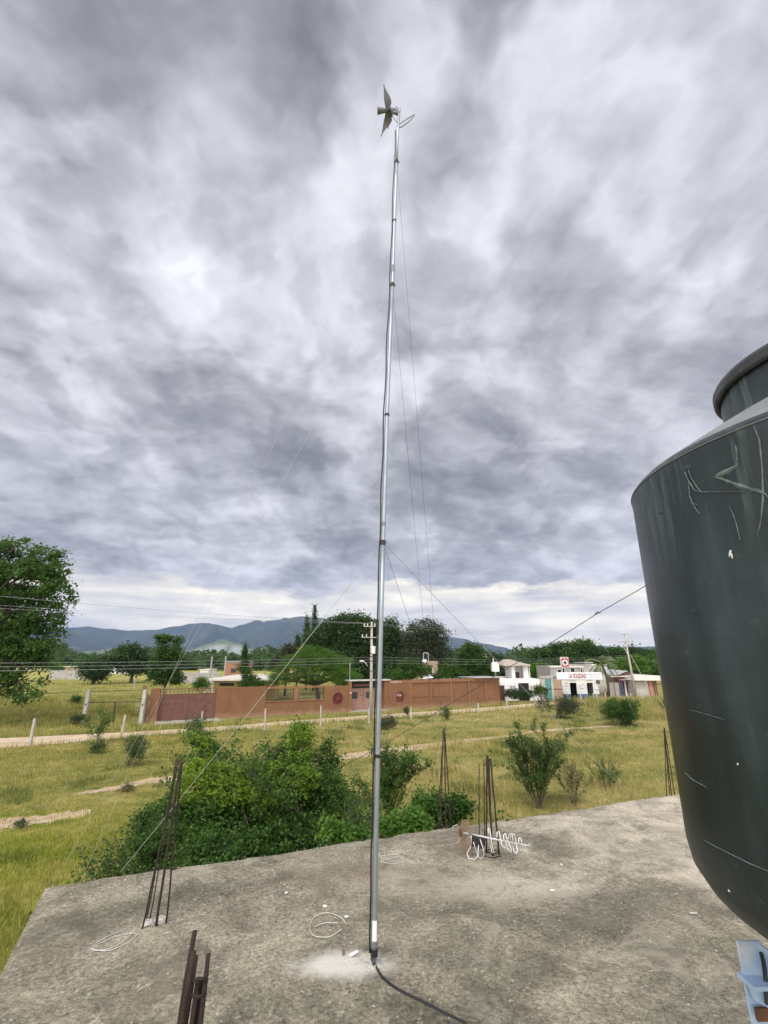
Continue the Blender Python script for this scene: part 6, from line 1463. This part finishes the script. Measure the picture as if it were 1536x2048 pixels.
grass_mesh('grass', 640000, 5.5, 34, .095, .0060, 'dry yellow green grass covering the near field', power=1.15)
grass_mesh('grass', 240000, 30, 110, .12, .0060, 'dry yellow green grass of the farther fields', power=1.3)
# taller seeded grass in the right half of the field, along the verges and beyond the left fence
grass_mesh('tall_grass', 90000, 9, 30, .36, .0045, 'tall yellow grass standing in the right half of the field', mask=lambda x, y: (x > 1 + 2 * np.sin(y)) & (np.sin(x * .8 + 1.3 * np.sin(y * .6)) + np.sin(y * .9 + x * .35) > .15), xr=(0, 32), lean=.35)
grass_mesh('tall_grass', 50000, 40, 62, .80, .0045, 'tall yellow grass along the fence before the shop', xr=(20, 50), mask=lambda x, y: y < 59 - (x > 37) * 0, lean=.3)
def verge(x, y):
    m_ = np.zeros(len(x), bool)
    for pl in (ROADF, ROADN):
        g_ = [G(*q) for q in pl]
        for a, b_ in zip(g_[:-1], g_[1:]):
            dx_, dy2 = b_.x - a.x, b_.y - a.y; L2 = dx_ * dx_ + dy2 * dy2; t = np.clip(((x - a.x) * dx_ + (y - a.y) * dy2) / L2, 0, 1); dd = np.hypot(x - a.x - t * dx_, y - a.y - t * dy2); m_ |= dd < .55 + .5 * np.sin(x * .7) ** 2
    return m_
grass_mesh('tall_grass', 300000, 24, 62, .42, .0050, 'tufty grass growing along both verges of the dirt road', mask=verge, lean=.4)
grass_mesh('tall_grass', 90000, 36, 62, .36, .0060, 'tall lush grass in the field beyond the left fence', xr=(-75, -19.5), mask=lambda x, y: y > 33 - x * .02, lean=.35)
M['weed'] = foliage('weed_leaf', (.06, .09, .02), (.16, .20, .05), (.26, .28, .09), .4, .5)
grass_mesh('weeds', 420000, 8, 62, .24, .0075, 'scattered darker green weed clumps in the dry field', mask=lambda x, y: (np.sin(x * 1.9 + 2 * np.sin(y * .7)) * np.sin(y * 1.3 + x * .31) + .5 * np.sin(x * .43 - y * .29) > .93), mat='weed', lean=.7, power=1.3)
grass_mesh('tall_grass', 26000, 6.3, 13, .85, .0040, 'tall dry seeded grass standing just beyond the roof edge', xr=(.2, 6), mask=lambda x, y: np.sin(x * 2.3) + np.sin(y * 1.9 + x) > .0, lean=.4)

# ================================================================== SMOKE AND HAZE
def ellips(c, r, name, label, mat):
    mb = MB(); seg, rings = 24, 14
    for i in range(rings + 1):
        a = math.pi * i / rings
        for k in range(seg): b_ = 2 * math.pi * k / seg; mb.v.append((c[0] + r[0] * max(.001, math.sin(a)) * math.cos(b_), c[1] + r[1] * max(.001, math.sin(a)) * math.sin(b_), c[2] + r[2] * math.cos(a)))
    for i in range(rings):
        for k in range(seg): k2 = (k + 1) % seg; mb.f.append((i*seg + k, (i+1)*seg + k, (i+1)*seg + k2, i*seg + k2))
    return tag(mb.build(name, mat), label, 'smoke', kind='stuff')
def smoke_mat(c, r, dens):
    m = bpy.data.materials.new('smoke'); m.use_nodes = True; nb = NB(m.node_tree); nb.n.clear()
    out = nb.n.new('ShaderNodeOutputMaterial'); pv = nb.n.new('ShaderNodeVolumePrincipled'); p = nb.pos()
    q = nb.v('DIVIDE', nb.v('SUBTRACT', p, tuple(c)), tuple(r)); fall = nb.mr(nb.v('LENGTH', q), .25, .95, 1, 0, True)
    nz = nb.mr(nb.noise(p, 2.6 / r[0], 5, .6), .42, .66, 0, 1)
    nb.put(pv.inputs['Density'], nb.m('MULTIPLY', nb.m('MULTIPLY', fall, nz), dens)); pv.inputs['Color'].default_value = (.80, .86, .93, 1); pv.inputs['Anisotropy'].default_value = .1
    nb.l.new(pv.outputs[0], out.inputs['Volume']); return m
for (px, py, rx, ry, Y, dens, lab) in ((527, 1309, 26, 14, 1150, .7, 'white smoke puff drifting up beyond the trees left of the cypresses'), (445, 1306, 75, 22, 1300, .10, 'thin bluish smoke spread in front of the foothills')):
    c = P(px, py, Y); s = mpp(px, py, Y); r = (rx * s, 40, ry * s)
    ellips(c, r, 'smoke', lab, smoke_mat(c, r, dens))
hz = MB(); hz.bb(-9600, 9600, -60, 9400, -35, 820)
m = bpy.data.materials.new('haze_air'); m.use_nodes = True; nb = NB(m.node_tree); nb.n.clear()
out = nb.n.new('ShaderNodeOutputMaterial'); pv = nb.n.new('ShaderNodeVolumePrincipled'); pv.inputs['Density'].default_value = .000065
pv.inputs['Color'].default_value = (.50, .64, 1.0, 1); pv.inputs['Anisotropy'].default_value = 0.0
nb.l.new(pv.outputs[0], out.inputs['Volume'])
tag(hz.build('haze', m), 'pale blue haze over the plain and the mountains', kind='stuff')
